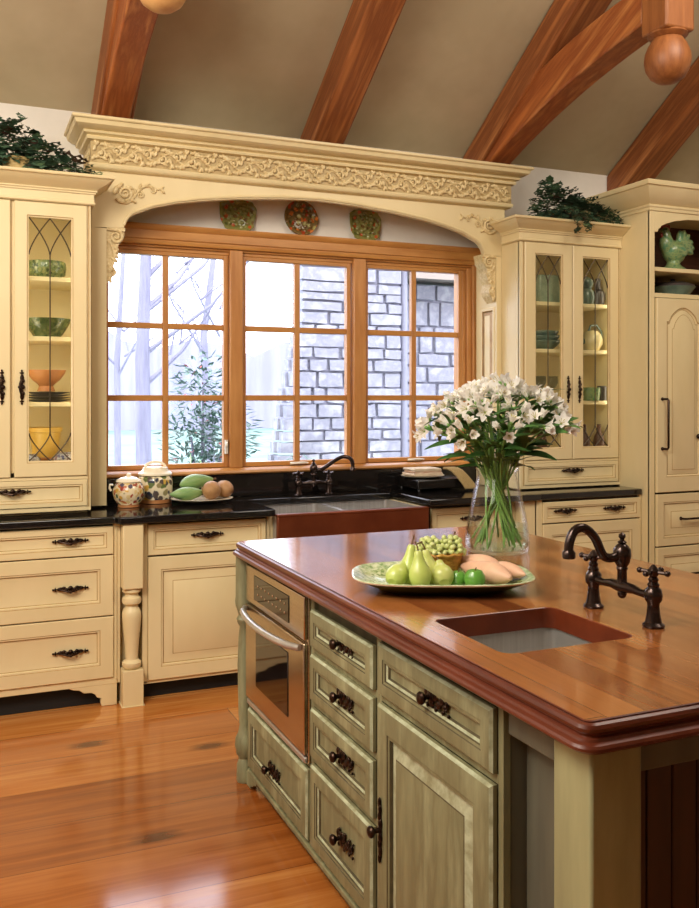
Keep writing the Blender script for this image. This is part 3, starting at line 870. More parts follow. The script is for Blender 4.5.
# strips filling behind the posts belong to the neighbouring cabinets
def door_cab(label, x0, x1, lst, z0=0.085, extra=None, yf=YC-0.006, z1=0.877):
    t = Thing('base_cabinet', label, 'cabinet', ((x0+x1)/2, yf, 0))
    c = base_carcass(x0, x1, yf, z0, z1)
    c.box(x0, x0+0.026, yf-0.004, yf+0.012, z0, z1).box(x1-0.018, x1, yf-0.004, yf+0.012, z0, z1).box(x0, x1, yf-0.004, yf+0.012, z0-0.002, z0+0.012)
    if extra: extra(c)
    t.part('carcass', c, BM, bev=0.002)
    for kind, a0, a1, b0, b1, hs in lst:
        pr, ms = drawer_prof(0.02, 0.038) if kind == 'drawer' else raised_prof(0.02, 0.074)
        d = t.part(kind, panel(FY(0, yf+0.004, 0), a0, a1, b0, b1, pr, ms), CR)
        for xh, zh in hs:
            t.put('handle', PULL, (xh, yf-0.010, zh), parent=d)
    return t
door_cab('cream base cabinet with one drawer over a raised-panel door, left of the sink', 0.826, 1.480,
         [('drawer', 0.853, 1.456, 0.712, 0.864, [(1.148, 0.800)]), ('door', 0.853, 1.456, 0.100, 0.703, [])])
# sink cabinet
sk = Thing('base_cabinet', 'cream sink cabinet under the copper apron, mostly hidden by the island', 'cabinet', (1.93, YC, 0))
c = base_carcass(1.482, 2.378, YC-0.006, 0.085, 0.64)
c.box(1.482, 1.498, 4.47, 5.0, 0.64, 0.877).box(2.366, 2.378, 4.47, 5.0, 0.64, 0.877)
sk.part('carcass', c, BM)
for a0, a1 in ((1.50, 1.928), (1.932, 2.36)):
    pr, ms = raised_prof(0.02, 0.06)
    sk.part('door', panel(FY(0, YC-0.002, 0), a0, a1, 0.10, 0.63, pr, ms), CR)
door_cab('narrow cream base cabinet just right of the copper sink, behind the vase', 2.380, 2.980,
         [('drawer', 2.425, 2.955, 0.712, 0.864, [(2.69, 0.80)]), ('door', 2.425, 2.955, 0.100, 0.703, [])])
door_cab('cream base cabinet under the right hutch, wide drawer with two pulls above its door', 3.088, 3.8605,
         [('drawer', 3.128, 3.842, 0.750, 0.872, [(3.285, 0.818), (3.645, 0.818)]), ('door', 3.128, 3.842, 0.100, 0.742, [])],
         extra=lambda c: c.box(3.088, 3.126, 4.400, 4.420, 0.085, 0.887), yf=4.408, z1=0.887)

# ---- countertop
ct = Thing('granite_countertop', 'polished black granite countertop running along the window wall', 'countertop', (1.9, 4.7, 0.88))
cm = MB()
zt0, zt1 = 0.879, 0.914
cm.prism([(-0.3, 5.074), (-0.3, 4.436), (0.69, 4.436), (0.70, 4.402), (0.715, 4.392), (1.483, 4.392), (1.490, 4.40), (1.490, 4.80), (1.490, 5.074)], 'z', zt0, zt1)
cm.prism([(2.370, 5.074), (2.370, 4.40), (2.378, 4.382), (3.09, 4.366), (3.100, 4.372), (3.106, 4.384), (3.84, 4.384), (3.853, 4.388), (3.860, 4.402), (3.860, 5.074)], 'z', zt0+0.010, zt1+0.010)
cm.box(1.490, 2.370, 4.86, 5.074, zt0, zt1)
slab = ct.part('slab', cm, M['granite'], bev=0.007)
ct.part('backsplash', MB().box(0.716, 3.098, 5.046, 5.076, 0.915, 1.044), M['granite'], bev=0.003)

# ---- farmhouse sink
fs = Thing('farmhouse_sink', 'double-bowl farmhouse sink with brown copper apron under the window', 'sink', (1.93, 4.6, 0.66))
fs.part('apron', MB().box(1.493, 2.367, 4.378, 4.404, 0.645, 0.886).box(1.493, 2.367, 4.376, 4.42, 0.872, 0.888), M['copper'], bev=0.005)
bs = MB()
def basin(mb, x0, x1, y0, y1, zt, zb, th=0.006, ext=0.02):
    """open bowl with wall thickness"""
    def rr(i, z, r=0.04):
        return roundrect(x0+i, x1-i, y0+i, y1-i, max(r-i, 0.004), z)
    mb.loops([rr(0, zb+0.02), rr(0, zt), rr(th, zt), rr(th+0.004, zb+0.03), rr(th+0.03, zb+0.006), rr(th+0.1, zb+0.004)], (False, True))
    mb.loops([rr(0, zb+0.02), rr(0.03, zb), rr(0.1, zb)], (False, True))
def roundrect(x0, x1, y0, y1, r, z, n=5):
    pts = []
    for cx, cy, a0 in ((x1-r, y1-r, 0), (x0+r, y1-r, 90), (x0+r, y0+r, 180), (x1-r, y0+r, 270)):
        for k in range(n+1):
            a = R(a0+90*k/n)
            pts.append((cx+r*math.cos(a), cy+r*math.sin(a), z))
    return pts
for x0, x1 in ((1.500, 1.905), (1.925, 2.360)):
    b = MB(); basin(b, x0, x1, 4.425, 4.885, 0.876, 0.66)
    fs.part('bowl', b, M['steel'])
fs.part('rim', MB().box(1.494, 2.366, 4.406, 4.424, 0.86, 0.877).box(1.9055, 1.9245, 4.425, 4.88, 0.80, 0.876), M['steel'], bev=0.003)
# ---- refrigerator cabinet
fg = Thing('refrigerator_cabinet', 'tall cream refrigerator cabinet at right with arched niche holding a rooster', 'cabinet', (4.3, 4.7, 0))
FX0, FX1, FYF = 3.8625, 4.80, 4.335
c = MB()
c.box(FX0, FX0+0.02, FYF, 5.07, 0.0, 2.66).box(FX1-0.02, FX1, FYF, 5.07, 0.0, 2.66).box(FX0+0.02, FX1-0.02, 5.05, 5.07, 0.0, 2.66)
c.box(FX0+0.02, FX1-0.02, FYF+0.012, 5.05, 2.095, 2.124).box(FX0+0.02, FX1-0.02, FYF+0.02, 5.05, 2.63, 2.66)
c.box(FX0, 3.900, FYF-0.004, FYF+0.014, 0.0, 2.66).box(4.735, FX1, FYF-0.004, FYF+0.014, 0, 2.66)
c.box(3.900, 4.735, FYF-0.004, FYF+0.014, 2.097, 2.124)
c.box(FX0+0.02, FX1-0.02, FYF+0.03, FYF+0.04, 0.1, 2.095, 1).box(FX0+0.02, FX1-0.02, FYF+0.04, 5.05, 0.0, 0.1, 2)
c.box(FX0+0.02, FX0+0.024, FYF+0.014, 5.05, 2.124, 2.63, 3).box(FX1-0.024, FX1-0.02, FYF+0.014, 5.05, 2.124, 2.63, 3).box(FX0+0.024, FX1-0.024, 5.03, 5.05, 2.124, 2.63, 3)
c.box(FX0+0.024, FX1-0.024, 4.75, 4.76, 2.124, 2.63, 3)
fg.part('carcass', c, [M['cream'], M['glaze_dark'], M['black'], M['niche']], bev=0.002)
top = [(3.900, 2.655), (3.900, 2.497), (3.925, 2.497), (3.930, 2.515), (3.945, 2.522), (3.952, 2.535), (3.99, 2.552), (4.06, 2.572), (4.16, 2.588), (4.3175, 2.594)]
top = top+[(8.635-x, z) for x, z in top[:-1][::-1]]
fg.part('arched_apron', MB().prism(top, 'y', FYF-0.004, FYF+0.012), M['cream'], bev=0.002)
fg.part('shelf', MB().box(3.887, 4.775, FYF+0.002, 4.748, 2.258, 2.283), M['cream'], bev=0.003)
pth = [(FX0, 5.07), (FX0, FYF-0.004), (FX1, FYF-0.004), (FX1, 5.07)]
fg.part('crown', MB().sweep(pth, crown(2.625, 2.785, 0.11)), CR)
fg.part('cabinet_top', MB().box(FX0+0.001, FX1-0.001, FYF, 5.07, 2.661, 2.70), M['cream'])
def cathedral(x0, x1, z0, z1, fw, yf, t=0.02):
    """door with a shouldered arch-top raised panel"""
    f = FY(0, yf, 0)
    xm = (x0+x1)/2
    def inner(ins, o):
        a0, a1 = x0+fw+ins, x1-fw-ins
        zb = z0+fw+0.02+ins; zs = z1-0.155-ins; zp = z1-0.066-ins
        pts = []
        for k in range(8): pts.append((a0+(a1-a0)*k/8, zb))
        for k in range(8): pts.append((a1, zb+(zs-zb)*k/8))
        w = a1-a0; sh = 0.028
        for k in range(17):
            q = k/16
            xx = a1-w*q
            d = abs(xx-xm)/(w/2)
            if d > 0.86: zz = zs
            else: zz = zs+0.012+(zp-zs-0.012)*(math.cos(d/0.86*PI*0.5))**0.8
            pts.append((xx, zz))
        for k in range(1, 8): pts.append((a0, zs-(zs-zb)*k/8))
        return [f(a, b, o) for a, b in pts]
    def outer(ins, o):
        a0, a1, b0, b1 = x0+ins, x1-ins, z0+ins, z1-ins
        pts = []
        for k in range(8): pts.append((a0+(a1-a0)*k/8, b0))
        for k in range(8): pts.append((a1, b0+(b1-b0)*k/8))
        for k in range(17): pts.append((a1-(a1-a0)*k/16, b1))
        for k in range(1, 8): pts.append((a0, b1-(b1-b0)*k/8))
        return [f(a, b, o) for a, b in pts]
    return MB().loops([outer(0, 0.001), outer(0, t-0.003), outer(0.003, t), inner(-0.012, t), inner(-0.008, t-0.004), inner(0, t-0.010), inner(0.003, t-0.010), inner(0.03, t-0.001), inner(0.033, t)], (True, True), ms=[0, 0, 0, 1, 0, 1, 0, 1, 0])
def bar_handle(p0, p1, out):
    a, b = Vector(p0), Vector(p1); o = Vector(out)
    d = (b-a).normalized()
    return MB().tube([a, a+o*0.85, a+o+d*0.008, b+o-d*0.008, b+o*0.85, b], 0.0065, 8).ell(a, 0.011).ell(b, 0.011)
for (x0, x1) in ((3.902, 4.314), (4.320, 4.732)):
    d = fg.part('door', cathedral(x0, x1, 0.905, 2.092, 0.085, FYF-0.005), CR)
    if x0 < 4:
        fg.part('handle', bar_handle((3.940, FYF-0.026, 1.475), (3.940, FYF-0.026, 1.172), (0.012, -0.04, 0)), M['bronze'], parent=d)
        fg.part('latch', MB().ell((4.222, FYF-0.03, 1.243), (0.010, 0.012, 0.016)).tube([(4.222, FYF-0.02, 1.243), (4.222, FYF-0.032, 1.23)], 0.005), M['bronze'], parent=d)
for z0, z1 in ((0.577, 0.893), (0.24, 0.568)):
    pr, ms = raised_prof(0.02, 0.06)
    d = fg.part('drawer', panel(FY(0, FYF-0.005, 0), 3.902, 4.732, z0, z1, pr, ms), CR)
    zz = z0+0.163
    fg.part('handle', bar_handle((4.085, FYF-0.026, zz), (4.55, FYF-0.026, zz), (0, -0.035, 0)), M['bronze'], parent=d)

# ================================================================== ISLAND
isl = Thing('kitchen_island', 'distressed sage green kitchen island cabinet with drawers and corner leg', 'kitchen island', (1.5, 2.4, 0))
GM = [M['green'], M['green_dark'], M['black'], M['green_pale'], M['green_grey']]
IX = 1.030
c = MB()
def face(y0, y1, z0, z1, m=0, x0=IX, x1=IX+0.018): c.box(x0, x1, y0, y1, z0, z1, m)
face(3.332, 3.358, 0.065, 0.873); face(2.664, 2.690, 0.065, 0.873); face(2.168, 2.197, 0.065, 0.873); face(1.585, 1.604, 0.065, 0.873)
face(2.690, 3.332, 0.065, 0.078); face(2.690, 3.332, 0.306, 0.318); face(2.690, 3.332, 0.858, 0.873)
face(1.604, 2.664, 0.065, 0.078); face(1.604, 2.664, 0.846, 0.873)
for z in (0.692, 0.525, 0.348): face(2.197, 2.664, z-0.010, z+0.010)
face(1.604, 2.168, 0.684, 0.704)
c.box(IX+0.014, IX+0.016, 1.604, 2.664, 0.08, 0.85, 1).box(IX+0.014, IX+0.016, 2.69, 3.332, 0.078, 0.306, 1)
c.box(2.04, 2.06, 1.585, 3.358, 0.065, 0.873).box(IX+0.018, 2.04, 3.338, 3.358, 0.065, 0.873).box(IX+0.018, 2.04, 1.587, 1.604, 0.065, 0.873, 4).box(IX+0.018, 2.04, 1.604, 3.338, 0.065, 0.08)
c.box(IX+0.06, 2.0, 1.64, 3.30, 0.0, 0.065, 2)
isl.part('carcass', c, GM, bev=0.002)
def isl_prof(fw):
    # overlay front: bevelled edge, flat frame, pale worn step down to a deep flat field
    return ([(0, 0.0), (0, 0.010), (0.006, 0.017), (0.010, 0.018), (fw-0.010, 0.018), (fw-0.008, 0.0155), (fw-0.002, 0.015), (fw, 0.011), (fw+0.006, 0.008), (fw+0.009, 0.002)],
            [0, 3, 0, 0, 1, 0, 1, 3, 1, 0])
f = FX(IX, 0, 0)
def isl_front(kind, ya, yb, z0, z1, fw, knob, kz=None, label=None):
    pr, ms = isl_prof(fw)
    if kind == 'door':
        pr = [(0, 0.0), (0, 0.010), (0.006, 0.017), (0.010, 0.018), (fw-0.012, 0.018), (fw-0.009, 0.015), (fw-0.002, 0.0145), (fw, 0.006), (fw+0.004, 0.006), (fw+0.034, 0.014), (fw+0.037, 0.015)]
        ms = [0, 3, 0, 0, 1, 0, 1, 1, 3, 1, 0]
    d = isl.part(kind, panel(lambda a, b, o: (IX-o, -a, b), -ya, -yb, z0, z1, pr, ms), GM)
    if kind == 'drawer':
        isl.put('knob', KNOB, (IX-0.0195 if fw < 0.03 else IX-0.004, knob[0], knob[1]), parent=d)
    return d
for (z0, z1) in ((0.704, 0.822), (0.537, 0.682), (0.360, 0.513)):
    isl_front('drawer', 2.660, 2.201, z0, z1, 0.044, (2.43, (z0+z1)/2+0.008))
isl_front('drawer', 2.660, 2.201, 0.080, 0.336, 0.052, (2.43, 0.205))
isl_front('drawer', 3.328, 2.694, 0.080, 0.303, 0.055, (3.07, 0.165))
isl_front('drawer', 2.164, 1.608, 0.706, 0.842, 0.046, (1.885, 0.782))
d = isl_front('door', 2.164, 1.608, 0.080, 0.682, 0.075, None)
isl.put('latch_knob', KNOBV, (IX-0.018, 2.135, 0.36), parent=d)
# plinth moulding and feet
isl.part('base_moulding', MB().box(IX-0.014, IX+0.005, 1.585, 3.340, 0.048, 0.066).box(IX-0.004, IX+0.005, 1.59, 3.28, 0.03, 0.048, 1), GM, bev=0.004)
ft = [(3.36, 0.0), (3.36, 0.05), (3.23, 0.05), (3.235, 0.035), (3.26, 0.032), (3.275, 0.018), (3.30, 0.014), (3.305, 0.0)]
isl.part('bracket_foot', MB().prism(ft, 'x', IX-0.012, IX+0.012), GM, bev=0.002)
pf = [(0.026, 0.0), (0.030, 0.01), (0.028, 0.07), (0.020, 0.09), (0.030, 0.11), (0.036, 0.14), (0.034, 0.17), (0.022, 0.195), (0.018, 0.22), (0.022, 0.26), (0.026, 0.45), (0.022, 0.56), (0.018, 0.60), (0.026, 0.615), (0.030, 0.63), (0.022, 0.645), (0.026, 0.66), (0.033, 0.68), (0.035, 0.70), (0.033, 0.72), (0.033, 0.873)]
isl.part('turned_corner', MB().lathe(pf, (1.018, 3.384, 0), 18), GM)
# front leg with open corner, recessed boards and rails
isl.part('leg', MB().box(1.014, 1.128, 1.284, 1.394, 0.0, 0.873), M['post_paint'], bev=0.006)
isl.part('leg', MB().box(1.95, 2.06, 1.284, 1.394, 0.0, 0.873), M['post_paint'], bev=0.006)
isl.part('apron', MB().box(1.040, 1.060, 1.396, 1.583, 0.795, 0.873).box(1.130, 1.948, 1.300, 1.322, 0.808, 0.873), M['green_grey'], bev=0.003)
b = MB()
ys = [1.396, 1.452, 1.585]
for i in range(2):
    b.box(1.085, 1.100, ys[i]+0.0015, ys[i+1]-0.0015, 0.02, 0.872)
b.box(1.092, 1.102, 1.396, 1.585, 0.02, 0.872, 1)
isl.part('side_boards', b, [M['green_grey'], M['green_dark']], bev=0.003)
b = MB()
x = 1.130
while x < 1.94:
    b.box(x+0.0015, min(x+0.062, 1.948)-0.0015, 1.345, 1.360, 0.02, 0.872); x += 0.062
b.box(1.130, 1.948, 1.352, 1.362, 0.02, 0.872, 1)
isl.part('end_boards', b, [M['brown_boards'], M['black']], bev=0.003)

# ---- island top
TX0, TX1, TY0, TY1, TZ = 0.996, 2.14, 1.270, 3.388, 0.930
SX0, SX1, SY0, SY1 = 1.092, 1.452, 1.672, 2.004
it = Thing('island_countertop', 'glossy cherry butcher-block island top with stepped moulded edge', 'countertop', (1.55, 2.33, 0.875))
def outer(e, z): return roundrect(TX0-e, TX1+e, TY0-e, TY1+e, 0.014+max(e, 0), z)
def hole(e, z): return roundrect(SX0-e, SX1+e, SY0-e, SY1+e, 0.03, z)
mb = MB()
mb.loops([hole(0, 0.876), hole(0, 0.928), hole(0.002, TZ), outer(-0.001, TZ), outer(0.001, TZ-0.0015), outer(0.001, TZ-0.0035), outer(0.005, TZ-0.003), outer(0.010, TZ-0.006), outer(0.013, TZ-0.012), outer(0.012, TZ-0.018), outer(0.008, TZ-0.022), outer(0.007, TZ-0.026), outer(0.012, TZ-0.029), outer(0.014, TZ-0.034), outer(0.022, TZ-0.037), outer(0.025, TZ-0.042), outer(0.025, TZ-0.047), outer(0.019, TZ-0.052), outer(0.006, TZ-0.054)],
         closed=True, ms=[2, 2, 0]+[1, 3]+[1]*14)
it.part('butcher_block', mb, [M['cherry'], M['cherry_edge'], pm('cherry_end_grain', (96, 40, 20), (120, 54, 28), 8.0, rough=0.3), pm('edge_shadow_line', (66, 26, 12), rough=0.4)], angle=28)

ps = Thing('prep_sink', 'small square stainless undermount prep sink in the island top', 'sink', ((SX0+SX1)/2, (SY0+SY1)/2, 0.70))
b = MB(); basin(b, SX0-0.012, SX1+0.012, SY0-0.012, SY1+0.012, 0.874, 0.70)
ps.part('bowl', b, M['steel'])
ps.part('drain', MB().lathe([(0.038, 0.705), (0.042, 0.708), (0.036, 0.709), (0.01, 0.706)], ((SX0+SX1)/2, (SY0+SY1)/2, 0), 20), M['bronze_faucet'])

# ---- built-in oven in the island
ov = Thing('built_in_oven', 'stainless built-in microwave oven in the end of the green island', 'oven', (1.2, 3.01, 0.32))
ob = MB().box(IX-0.008, 1.45, 2.694, 3.328, 0.322, 0.856)
ov.part('body', ob, M['oven_steel'], bev=0.003)
cp = ov.part('control_panel', MB().box(IX-0.022, IX-0.0085, 2.696, 3.326, 0.714, 0.854), M['oven_steel'], bev=0.004)
ov.part('display', MB().box(IX-0.0245, IX-0.0225, 2.838, 3.222, 0.738, 0.828), M['oven_glass'], parent=cp, bev=0.001)
BT = MB().ell((0, 0, 0), (0.002, 0.007, 0.005), None, 8, 5).mesh('button', M['oven_steel'])
for k in range(8):
    for j in range(2):
        ov.put('button', BT, (IX-0.025, 3.17-0.042*k, 0.766+0.03*j), parent=cp)
dr = ov.part('door', MB().box(IX-0.024, IX-0.0085, 2.696, 3.326, 0.350, 0.704), M['oven_steel'], bev=0.004)
ov.part('window', MB().box(IX-0.0265, IX-0.0245, 2.842, 3.192, 0.425, 0.640), M['oven_glass'], parent=dr, bev=0.001)
hpth = []
for k in range(13):
    t = k/12
    hpth.append((IX-0.030-0.045*math.sin(PI*t)**0.5, 3.315-0.60*t, 0.688-0.004*math.sin(PI*t)))
ov.part('handle', MB().tube(hpth, [0.010]+[0.0125]*11+[0.010], 12), M['steel'], parent=dr)
ov.part('bottom_trim', MB().box(IX-0.020, IX-0.0085, 2.696, 3.326, 0.324, 0.342), M['steel'], bev=0.003)

# ---- faucets
def cross_handle(mb, c, h, L=0.032):
    mb.lathe([(0.011, h), (0.013, h+0.006), (0.009, h+0.012), (0.014, h+0.02), (0.014, h+0.028), (0.008, h+0.036), (0.003, h+0.042)], c, 14)
    return mb
def faucet(label, c, rz, spread, hb, sh, spout, sa=0.0):
    """bridge faucet: two bodies along local x, bridge, column, swan spout toward local -y"""
    t = Thing('bridge_faucet', label, 'faucet', c, rz)
    for s in (-1, 1):
        b = MB()
        cc = (s*spread/2, 0, 0)
        b.lathe([(0.026, 0.001), (0.027, 0.006), (0.020, 0.012), (0.0165, 0.03), (0.0145, 0.05*hb), (0.0150, 0.058*hb), (0.0205, 0.066*hb), (0.022, 0.078*hb), (0.020, 0.090*hb), (0.013, 0.098*hb), (0.015, 0.103*hb), (0.010, 0.110*hb)], cc, 18)
        body = t.part('valve_body', b, M['bronze_faucet'], local=True)
        h = MB(); cross_handle(h, cc, 0.110*hb)
        for a in (20, 110):
            dx, dy = math.cos(R(a)), math.sin(R(a))
            zz = 0.110*hb+0.024
            h.tube([(cc[0]-dx*0.034, -dy*0.034, zz), (cc[0]+dx*0.034, dy*0.034, zz)], 0.0048, 8)
            for q in (-1, 1): h.ell((cc[0]+q*dx*0.036, q*dy*0.036, zz), (0.008, 0.008, 0.0075), None, 8, 5)
        t.part('cross_handle', h, M['bronze_faucet'], parent=body, local=True)
    zb = 0.076*hb
    br = MB().tube([(-spread/2, 0, zb), (-spread*0.3, 0, zb-0.002), (-spread*0.18, 0, zb+0.002), (0, 0, zb), (spread*0.18, 0, zb+0.002), (spread*0.3, 0, zb-0.002), (spread/2, 0, zb)], [0.013, 0.009, 0.012, 0.016, 0.012, 0.009, 0.013], 12)
    br.ell((0, 0, zb-0.016), (0.012, 0.012, 0.014))
    t.part('bridge', br, M['bronze_faucet'], local=True)
    col = MB().lathe([(0.015, zb), (0.0125, zb+0.015), (0.012, sh-0.05), (0.015, sh-0.045), (0.013, sh-0.04), (0.019, sh-0.03), (0.023, sh-0.012), (0.022, sh+0.004), (0.014, sh+0.014), (0.009, sh+0.018), (0.012, sh+0.022), (0.006, sh+0.026), (0.0055, sh+0.030), (0.009, sh+0.035), (0.0085, sh+0.041), (0.002, sh+0.046)], (0, 0, 0), 18)
    t.part('column', col, M['bronze_faucet'], local=True)
    spout = [tuple(Matrix.Rotation(sa, 3, 'Z') @ Vector(p)) for p in spout]
    sp = MB().tube(spout, [0.012]*2+[0.0115]*(len(spout)-4)+[0.0115, 0.0145], 14)
    e = Vector(spout[-1])
    sp.lathe([(0.0125, 0.006), (0.0165, 0.0), (0.0165, -0.012), (0.014, -0.015)], tuple(e), 14)
    t.part('spout', sp, M['bronze_faucet'], local=True)
    return t
def swan(reach, z0, rise, drop, n=20):
    P = [Vector(p) for p in ((0, -0.0, z0), (0, -0.03, z0-0.012), (0, -0.06, z0-0.004), (0, -reach*0.52, z0+rise*0.62), (0, -reach*0.72, z0+rise), (0, -reach*0.9, z0+rise*0.92), (0, -reach*0.99, z0+rise*0.5), (0, -reach, z0+drop))]
    out = []
    for i in range(len(P)-1):
        p0, p1, p2, p3 = P[max(i-1, 0)], P[i], P[i+1], P[min(i+2, len(P)-1)]
        for k in range(4):
            t = k/4
            out.append(0.5*((2*p1)+(p2-p0)*t+(2*p0-5*p1+4*p2-p3)*t*t+(-p0+3*p1-3*p2+p3)*t**3))
    out.append(P[-1])
    return [tuple(p) for p in out]
# island faucet: bodies along world y, spout toward -x: local -y -> world -x means rz=-90
faucet('dark bronze bridge faucet with cross handles beside the island prep sink', (1.552, 1.841, TZ), R(-90), 0.226, 1.0, 0.168, swan(0.165, 0.164, 0.068, 0.01))
faucet('dark bronze bridge faucet behind the copper sink, under the window', (1.905, 4.935, 0.915), 0.0, 0.19, 0.95, 0.165, swan(0.235, 0.160, 0.060, -0.01), R(80))
# ================================================================== THINGS ON THE ISLAND
def superell(a, b, z, n=48, p=3.2):
    out = []
    for k in range(n):
        t = 2*PI*k/n
        ct_, st_ = math.cos(t), math.sin(t)
        out.append((a*math.copysign(abs(ct_)**(2/p), ct_), b*math.copysign(abs(st_)**(2/p), st_), z))
    return out
PC = (1.302, 2.330, TZ)
PR = R(-23.4)
pl = Thing('serving_platter', 'large oblong green and cream patterned platter of fruit on the island', 'platter', PC, PR)
mb = MB()
S = lambda e, z: superell(0.262-e, 0.182-e*0.9, z)
mb.loops([S(0.10, 0.001), S(0.09, 0.001), S(0.075, 0.006), S(0.03, 0.026), S(0.0, 0.039), S(-0.002, 0.043), S(0.002, 0.045), S(0.014, 0.041), S(0.034, 0.030), S(0.075, 0.0125), S(0.10, 0.011), S(0.15, 0.011)], (True, True), ms=[3, 3, 3, 3, 1, 2, 2, 2, 0, 0, 0, 0])
pl.part('dish', mb, [M['platter'], M['white_ceramic'], M['platter_rim'], M['platter_under']], local=True)
PM = Matrix.Translation(PC) @ Matrix.Rotation(PR, 4, 'Z')
def onp(a, b, z): return PM @ Vector((a, b, z))
def pear(label, at, tilt, az, mat, s=1.0, h=0.128):
    """pear standing at 'at' (its lowest point), leaning by tilt toward azimuth az"""
    prof = [(0.003, 0.0015), (0.020, 0.0), (0.036, 0.010), (0.0445, 0.028), (0.046, 0.042), (0.041, 0.060), (0.031, 0.076), (0.0225, 0.092), (0.0185, 0.106), (0.0165, 0.116), (0.011, 0.122), (0.004, 0.1215)]
    prof = [(r*s, z*s*h/0.128) for r, z in prof]
    b = MB().lathe(prof, (0, 0, 0), 22)
    Rm = (Matrix.Rotation(az, 4, 'Z') @ Matrix.Rotation(tilt, 4, 'Y'))
    b.xf(Rm)
    st = MB().tube([(0, 0, prof[-1][1]-0.004), (0.002, 0, prof[-1][1]+0.012), (0.007, 0.002, prof[-1][1]+0.026)], [0.0022, 0.002, 0.0028], 6).xf(Rm)
    dz = -min(p[2] for p in b.v)
    t = Thing('pear', label, 'pear', at)
    o = t.part('skin', b.xf(Matrix.Translation((0, 0, dz))), mat, local=True)
    t.part('stalk', st.xf(Matrix.Translation((0, 0, dz))), M['twig'], local=True)
    return t
zf = 0.0118
pear('light green pear lying on its side at the left end of the fruit platter', onp(-0.150, -0.105, zf+0.006), R(62), R(38), M['pear'], 0.68, 0.150)
pear('pale green pear standing behind the lying one, its stalk the tallest', onp(-0.104, -0.034, zf+0.001), R(8), R(10), M['pear'], 0.70, 0.175)
pear('upright pale green pear at the front, between two other pears', onp(-0.070, -0.113, zf+0.011), R(5), R(120), M['pear'], 0.70, 0.155)
pear('yellowish pear lying with its round base forward, left of the apples', onp(-0.004, -0.102, zf+0.005), R(58), R(72), M['pear2'], 0.72, 0.128)
pear('yellow-green pear at the back, between the two front pears', onp(-0.030, -0.036, zf+0.001), R(12), R(150), M['pear2'], 0.70, 0.155)
def apple(label, at, r):
    prof = [(0.003, 0.10*r), (0.25*r, 0.02*r), (0.5*r, 0.0), (0.82*r, 0.28*r), (1.0*r, 0.85*r), (0.94*r, 1.3*r), (0.68*r, 1.68*r), (0.42*r, 1.76*r), (0.2*r, 1.66*r), (0.02*r, 1.52*r)]
    t = Thing('apple', label, 'apple', at)
    t.part('skin', MB().lathe(prof, (0, 0, 0), 24), M['apple'], local=True)
    t.part('stalk', MB().tube([(0, 0, 1.52*r), (0.002, 0, 1.75*r), (0.006, 0.001, 1.95*r)], 0.0017, 6), M['twig'], local=True)
apple('small green apple half hidden beside the yellow pear', onp(0.040, -0.060, zf+0.002), 0.026)
apple('round green apple at the front of the platter, right of the others', onp(0.084, -0.090, zf+0.003), 0.031)
def squash(label, at, pts, rad, mat, stalk=True, name='squash'):
    t = Thing(name, label, 'squash', at)
    n = len(pts)
    # smooth the spine
    P = [Vector(p) for p in pts]; path = []; rr = []
    for i in range(n-1):
        p0, p1, p2, p3 = P[max(i-1, 0)], P[i], P[i+1], P[min(i+2, n-1)]
        r0, r1, r2, r3 = rad[max(i-1, 0)], rad[i], rad[i+1], rad[min(i+2, n-1)]
        for k in range(5):
            q = k/5
            cr = lambda a, b, c, d: 0.5*((2*b)+(c-a)*q+(2*a-5*b+4*c-d)*q*q+(-a+3*b-3*c+d)*q**3)
            path.append(cr(p0, p1, p2, p3)); rr.append(max(0.003, cr(r0, r1, r2, r3)))
    path.append(P[-1]); rr.append(rad[-1])
    b = MB().tube(path, rr, 18)
    dz = -min(p[2] for p in b.v)
    t.part('skin', b.xf(Matrix.Translation((0, 0, dz))), mat, local=True, angle=60)
    if stalk:
        e = path[-1]; d = (path[-1]-path[-3]).normalized()
        t.part('stalk', MB().tube([e-d*0.006, e+d*0.010, e+d*0.018], [0.007, 0.006, 0.007], 8).xf(Matrix.Translation((0, 0, dz))), M['twig'], local=True)
    return t
def seg(L, ax, up=0.0, n=7, bend=0.0):
    """straight-ish spine of length L along azimuth ax"""
    out = []
    for k in range(n):
        t = k/(n-1)-0.5
        out.append((math.cos(ax)*t*L-math.sin(ax)*bend*(4*t*t), math.sin(ax)*t*L+math.cos(ax)*bend*(4*t*t), up*(t+0.5)))
    return out
RS = [0.004, 0.028, 0.040, 0.044, 0.040, 0.028, 0.006]
squash('pale tan squash lying along the right front of the platter', onp(0.132, -0.012, zf+0.004), seg(0.200, R(126)+PR, 0.004, 7, 0.006), [0.006, 0.024, 0.032, 0.031, 0.026, 0.021, 0.008], M['squash_tan'], False)
squash('pinkish tan squash lying behind the green apples, beside the wicker bowl', onp(0.116, 0.080, zf+0.010), seg(0.165, R(140)+PR, 0.0, 7, -0.006), [0.006, 0.024, 0.031, 0.031, 0.027, 0.021, 0.008], M['squash_tan'], False)
squash('tan squash at the right end of the platter, outermost of three', onp(0.196, 0.022, zf+0.012), seg(0.165, R(118)+PR), [r*0.54 for r in RS], M['squash_tan'], False)

